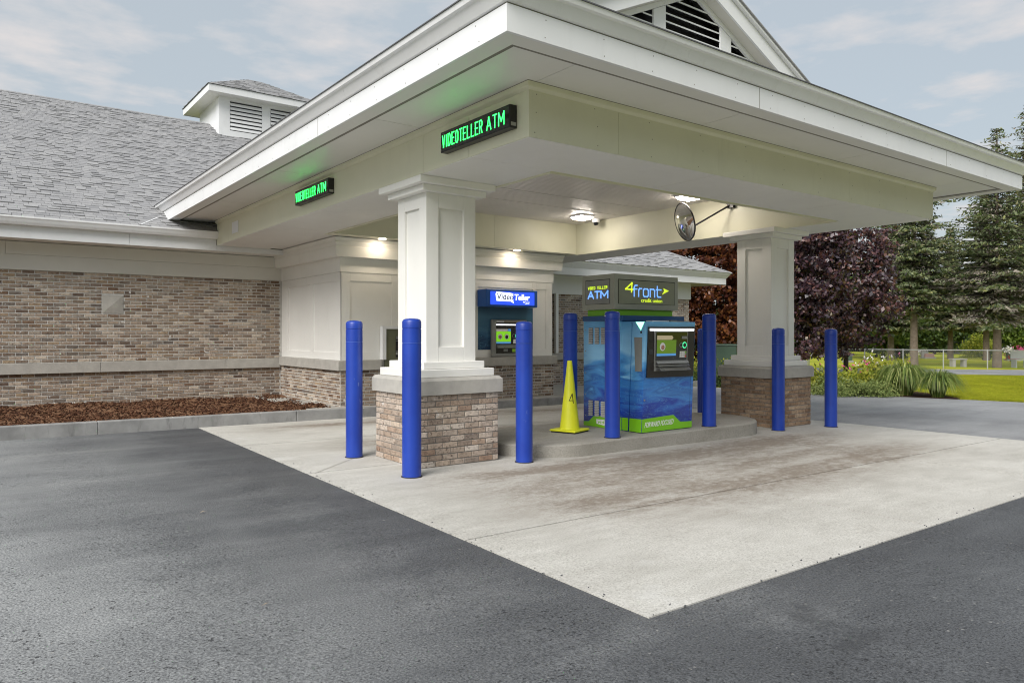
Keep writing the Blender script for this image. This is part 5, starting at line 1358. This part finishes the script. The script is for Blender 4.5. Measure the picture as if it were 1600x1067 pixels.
# ---- planting bed beside the exit lane
bedpts = [(20.0,10.9),(20.75,8.35),(21.3,8.2),(22.0,8.9),(24.5,12.2),(25,18),(19.5,17.5),(19.65,15.5),(19.25,14.2),(19.62,12.6)]
sheet('mulch_bed', [(x, y) for x, y in bedpts], M['mulch'], .0)
def shrub(loc, R, H, leafm, n, leaf, label, name='shrub', cat='shrub', group='shrubs in the flower bed', flowers=None, seed=1, axis=None):
    global nr
    nr = np.random.default_rng(seed); r = empty(name, loc, label, cat, group); b = np.array(loc)
    k = max(14, n//70); d = unit(nr.normal(size=(k, 3))); d[:, 2] = np.abs(d[:, 2])
    P = d*nr.uniform(.35, 1, (k, 1))*np.array((R, R, H*.82)); idx = np.repeat(np.arange(k), n//k)
    C = b + P[idx] + nr.normal(size=(len(idx), 3))*np.array((.2*R, .2*R, .12*H)); C[:, 2] = np.maximum(C[:, 2], b[2]+.03)
    V, F = leaf_quads(C, nr.uniform(.7, 1.3, len(C))*leaf, nr.uniform(.35, .6, len(C))*leaf, axis=np.tile(np.array((0, 0, .7)), (len(C), 1)), spread=.8)
    np_mesh('foliage', V, F, leafm, r)
    mb = MB()
    for i in range(min(k, 12)): mb.tube([b, b + P[i]*.5 + np.array((0, 0, .05)), b + P[i]], .012, 4, .004, cap=False)
    mb.build('stems', M['barkdark'], r)
    if flowers:
        fm, nf, fs, zoff = flowers
        q = nr.choice(len(C), nf); Cf = C[q]; Cf = Cf[Cf[:, 2] > b[2] + H*.45] + np.array((0, 0, zoff))
        V, F = leaf_quads(np.repeat(Cf, 5, 0) + nr.normal(size=(len(Cf)*5, 3))*fs*.5, fs, fs*.8); np_mesh('flowers', V, F, fm, r)['kind'] = 'stuff'
    return r
shrub(at(21.6, 1262), .8, 1.05, M['leafgold'], 1700, .12, 'yellow-green shrub beside the far column', seed=41, flowers=(M['petalpink'], 40, .05, .06))
shrub(at(21.2, 1338), .85, 1.15, M['leafgold'], 1900, .12, 'yellow-green shrub with pink blooms left of the white flowers', seed=42, flowers=(M['petalpink'], 70, .055, .08))
shrub(at(21.6, 1372), .75, 1.25, M['leafgold'], 1700, .12, 'tall yellow-green shrub with white flower tips in the middle of the bed', seed=43, flowers=(M['petalwhite'], 60, .05, .14))
shrub(at(23.4, 1405), .9, 1.0, M['leafgold'], 1700, .12, 'low yellow-green shrub behind the grassy tufts', seed=44, flowers=(M['petalpink'], 45, .05, .06))
shrub(at(20.2, 1302), .75, .62, M['sage'], 2200, .075, 'grey-green mound by the lane nearest the last bollard', seed=45)
shrub(at(20.0, 1345), .62, .6, M['sage'], 2000, .075, 'grey-green mound in front of the pink flowers', seed=46)
shrub(at(20.0, 1375), .5, .5, M['sage'], 1500, .075, 'small grey-green mound left of the grassy tufts', seed=47)
shrub(at(22.5, 1392), .55, .95, M['leafmid'], 1300, .12, 'green leafy shrub with pale tips beside the grassy tufts', seed=48, flowers=(M['petalwhite'], 30, .04, .1))
for i, (w, u, R, H) in enumerate(((25.0, 1084, .8, 1.15), (24.3, 1106, .7, .8), (27, 1140, 1.0, 1.1))):
    shrub(at(w, u), R, H, M['leafgold' if i != 1 else 'leafmid'], 1500, .11, ['yellow-green shrub seen between kiosk and hidden bollard', 'low green shrub behind the hidden bollard', 'bright shrub behind the green utility box'][i], seed=60+i)
def tuft(loc, R, H, n, label, seed):
    g = np.random.default_rng(seed); r = empty('daylily_tuft', loc, label, 'ornamental grass', 'grassy tufts at the end of the bed'); b = np.array(loc)
    V, F = [], []
    for i in range(n):
        a = g.uniform(0, 2*PI); out = g.uniform(.08, 1)**.8*R; h = H*g.uniform(.7, 1.15); d = np.array((math.cos(a), math.sin(a), 0)); s = np.array((-d[1], d[0], 0)); w0 = g.uniform(.007, .014)
        p0 = b + d*g.uniform(0, .22*R); k = 5
        for j in range(k+1):
            t = j/k; kk = out/R; p = p0 + d*out*(t**1.1) + np.array((0, 0, h*((1.6+1.15*kk)*t - (.6+2.0*kk)*t*t)))
            ww = w0*(1 - t**2*.9); V += [p - s*ww, p + s*ww]
            if j: q = len(V); F.append((q-4, q-3, q-1, q-2))
    np_mesh('blades', np.array(V), np.array(F), M['blade'], r)
tuft(at(20.4, 1413), .95, 1.0, 1500, 'large arching grassy tuft beside the shrubs', 71)
tuft(at(19.75, 1465), .72, .82, 1100, 'smaller arching grassy tuft at the lawn end of the bed', 72)

# lawn blades close enough to be seen
nr = np.random.default_rng(9)
n = 130000; w_ = 17.2 + 15.5*nr.random(n)**1.5; u_ = nr.uniform(1380, 1660, n)
Rr_ = w_*(u_-800)/1142.8; P = np.stack([Fv[0]*w_+Rv[0]*Rr_, Fv[1]*w_+Rv[1]*Rr_], 1)
def edge_x(y): return np.interp(y, [-40, 2.6, 7.9, 10.9], [30, 22.6, 20.95, 20.0])
ok = (P[:, 0] > edge_x(P[:, 1]) + .03) & ~((P[:, 0] < 25) & (P[:, 1] > 8.35 + np.maximum(P[:, 0]-21.1, 0)*1.15))
P = P[ok]; z = G(P[:, 0]) - .035
C = np.stack([P[:, 0], P[:, 1], z + .022], 1)
V, F = leaf_quads(C, nr.uniform(.06, .11, len(C)), nr.uniform(.012, .026, len(C)), axis=np.tile(np.array((0, 0, 1.)), (len(C), 1)), spread=.45)
o = np_mesh('grass', V, F, M['grass']); tag(o, 'bright mown grass between the exit lane and the cemetery road', 'grass', kind='stuff')

# ------------------------------------------------------------------ cemetery: fence, bench, stones, box
fr = at(41.3, 1430); r = empty('chain_link_fence', fr, 'low galvanised chain-link fence along the cemetery road', 'fence')
def FP2(rr, h, w=41.3): x, y = FRp(w, rr); return Vector((x, y, G(x)+h))
HF = 1.02; r0, r1 = 13.2, 33.0
MB().tube([FP2(r0, HF), FP2(r1, HF)], .028, 8).build('top_rail', M['galv'], r, smooth=True)
k_ = 0; rr = [(u-800)/1142.8*41.3 for u in (1180, 1264, 1351, 1411, 1474, 1543, 1612, 1680)]
for q in rr: mb = MB(); mb.tube([FP2(q, -.1), FP2(q, HF+.05)], .034, 8); mb.build('post', M['galv'], r)
mb = MB(); q = r0
while q < r1 - HF*.9:
    for a, b_ in ((0, HF-.06), (HF-.06, 0)): mb.tube([FP2(q, .04+a), FP2(q+(HF-.06)*.9, .04+b_)], .0028, 3, cap=False)
    q += .11
o = mb.build('wire_mesh', M['galv'], r); o['kind'] = 'stuff'

def placed(pts_fn): pass
def obox(mb, c, ax, hx, hy, z0, z1, taper=1.0):
    """box turned to face the camera side: half widths hx along R, hy along F"""
    A = Vector((Rv[0], Rv[1], 0)); B = Vector((Fv[0], Fv[1], 0)); c = Vector(c); p = []
    for z, t in ((z0, 1), (z1, taper)):
        for sx, sy in ((-1,-1),(1,-1),(1,1),(-1,1)): p.append(c + A*hx*sx*t + B*hy*sy*t + Vector((0,0,z)))
    mb.hexa(p)
c = at(44.5, 1497); r = empty('stone_bench', c, 'low grey stone bench on two supports by the fence', 'bench')
mb = MB(); obox(mb, c, 0, .47, .2, .40, .48); mb.build('seat', M['granite'], r, bevel=.01)
for s in (-.33, .33):
    mb = MB(); obox(mb, Vector(c)+Vector((Rv[0], Rv[1], 0))*s, 0, .09, .17, -.05, .399); mb.build('support', M['granite'], r)
stones = [(70, 1274, .42, .45, 'granite', 'pale low gravestone left of the last bollard'), (68, 1397, .48, .42, 'granite', 'pale gravestone left of the spruce trunk'), (66, 1445, .30, .62, 'granite', 'upright grey gravestone just right of the spruce trunk'),
          (65, 1452, .42, .42, 'granitered', 'rose gravestone right of the spruce trunk'), (92, 1496, 1.15, 1.75, 'granitedark', 'large dark monument far behind the bench'), (60, 1582, .5, .75, 'granitedark', 'dark gravestone with white flowers near the right edge'), (74, 1536, .4, .5, 'granite', 'small grey gravestone before the round bush'),
          (52, 1325, .28, .55, 'boxgreen', 'small green marker left of the maple trunk')]
for w, u, hx, h, m_, lab in stones:
    c = at(w, u); r = empty('gravestone', c, lab, 'gravestone', 'gravestones on the cemetery lawn')
    mb = MB(); obox(mb, c, 0, hx, .12, .10, h, .93); mb.build('headstone', M[m_], r, bevel=.03)
    mb = MB(); obox(mb, c, 0, hx*1.2, .2, -.05, .10); mb.build('plinth', M['granite'], r)
for i, (w, u, h, m_, lab) in enumerate(((66, 1381, .5, 'petalwhite', 'white flowers between maple trunk and spruce'), (67, 1368, .8, 'petalpink', 'pink and white flowers right of the maple trunk'), (66.5, 1441, .75, 'petalwhite', 'white flowers beside the upright gravestone'),
     (59.5, 1576, 1.3, 'petalwhite', 'tall white flowers at the dark gravestone'), (52, 1584, .55, 'petalred', 'red flowers in front of the dark gravestone'), (61, 1594, 1.25, 'petalpink', 'pink flowers at the right edge'), (71, 1282, .7, 'petalwhite', 'white flowers left of the last bollard'), (68, 1394, 1.4, 'petalred', 'small red flag-like flowers on a stem'))):
    g = np.random.default_rng(100+i); c = np.array(at(w, u)); r = empty('grave_flowers', tuple(c), lab, 'flowers', 'flowers on the graves')
    C = c + np.array((0, 0, h*.7)) + g.normal(size=(90, 3))*np.array((.2, .2, .14)); nr = g
    V, F = leaf_quads(C, .14, .11); np_mesh('blooms', V, F, M[m_], r)
    C = c + np.array((0, 0, h*.38)) + g.normal(size=(70, 3))*np.array((.14, .14, .14)); V, F = leaf_quads(C, .2, .07); np_mesh('leaves', V, F, M['leafmid'], r)
c = at(70, 1528); shrub(c, 1.55, 2.6, M['leafgold'], 3600, .22, 'round clipped yellow-green bush on the cemetery lawn', 'round_bush', 'bush', 'bushes on the cemetery lawn', seed=90)
c = at(60, 1545); shrub(c, .35, 1.2, M['leafmid'], 700, .16, 'small dark upright bush left of the greying spruce trunk', 'upright_bush', 'bush', 'bushes on the cemetery lawn', seed=91)
c = at(66, 1407); shrub(c, .8, 1.9, M['leafmid'], 900, .2, 'thin young bush left of the straight spruce trunk', 'young_bush', 'bush', 'bushes on the cemetery lawn', seed=92)
# stone seat at the far right edge
c = at(43.6, 1594); r = empty('garden_chair', c, 'grey bench end at the right edge by the fence', 'bench')
mb = MB(); obox(mb, c, 0, .42, .22, .42, .48); mb.build('seat', M['galv'], r)
mb = MB(); obox(mb, Vector(c)+Vector((Fv[0], Fv[1], 0))*.22, 0, .42, .03, .5, .95); mb.build('backrest', M['galv'], r)
for s in (-.36, .36): mb = MB(); obox(mb, Vector(c)+Vector((Rv[0], Rv[1], 0))*s, 0, .04, .2, -.05, .419); mb.build('leg', M['galv'], r)
# green utility box
c = at(27.5, 1131); r = empty('utility_box', c, 'dark green utility box between the hidden bollard and the far column', 'utility box')
mb = MB(); obox(mb, c, 0, .38, .35, .05, 1.28); mb.build('cabinet', M['boxgreen'], r, bevel=.02)
mb = MB(); obox(mb, c, 0, .41, .38, 1.281, 1.34, .9); mb.build('lid', M['boxgreen'], r)
mb = MB(); obox(mb, c, 0, .45, .42, -.15, .049); mb.build('base_pad', M['walk'], r)

# dry leaves lying on the asphalt
for i, (x, y) in enumerate(((1.62, 6.55), (1.35, 4.1), (-.35, 8.9))):
    nr = np.random.default_rng(200+i); V, F = leaf_quads(np.array([[x, y, G(x)+.008]]), .06, .045, axis=np.array([[1., .3, 0]]), spread=.1)
    V[:, 2] = G(x) + np.array((.0, .010, .004, .012)); o = np_mesh('dry_leaf', V, F, M['weedgold']); tag(o, ['tan dry leaf on the asphalt nearest the slab edge', 'tan dry leaf on the asphalt in the foreground', 'tan dry leaf far out on the asphalt'][i], 'leaf', 'dry leaves on the asphalt')
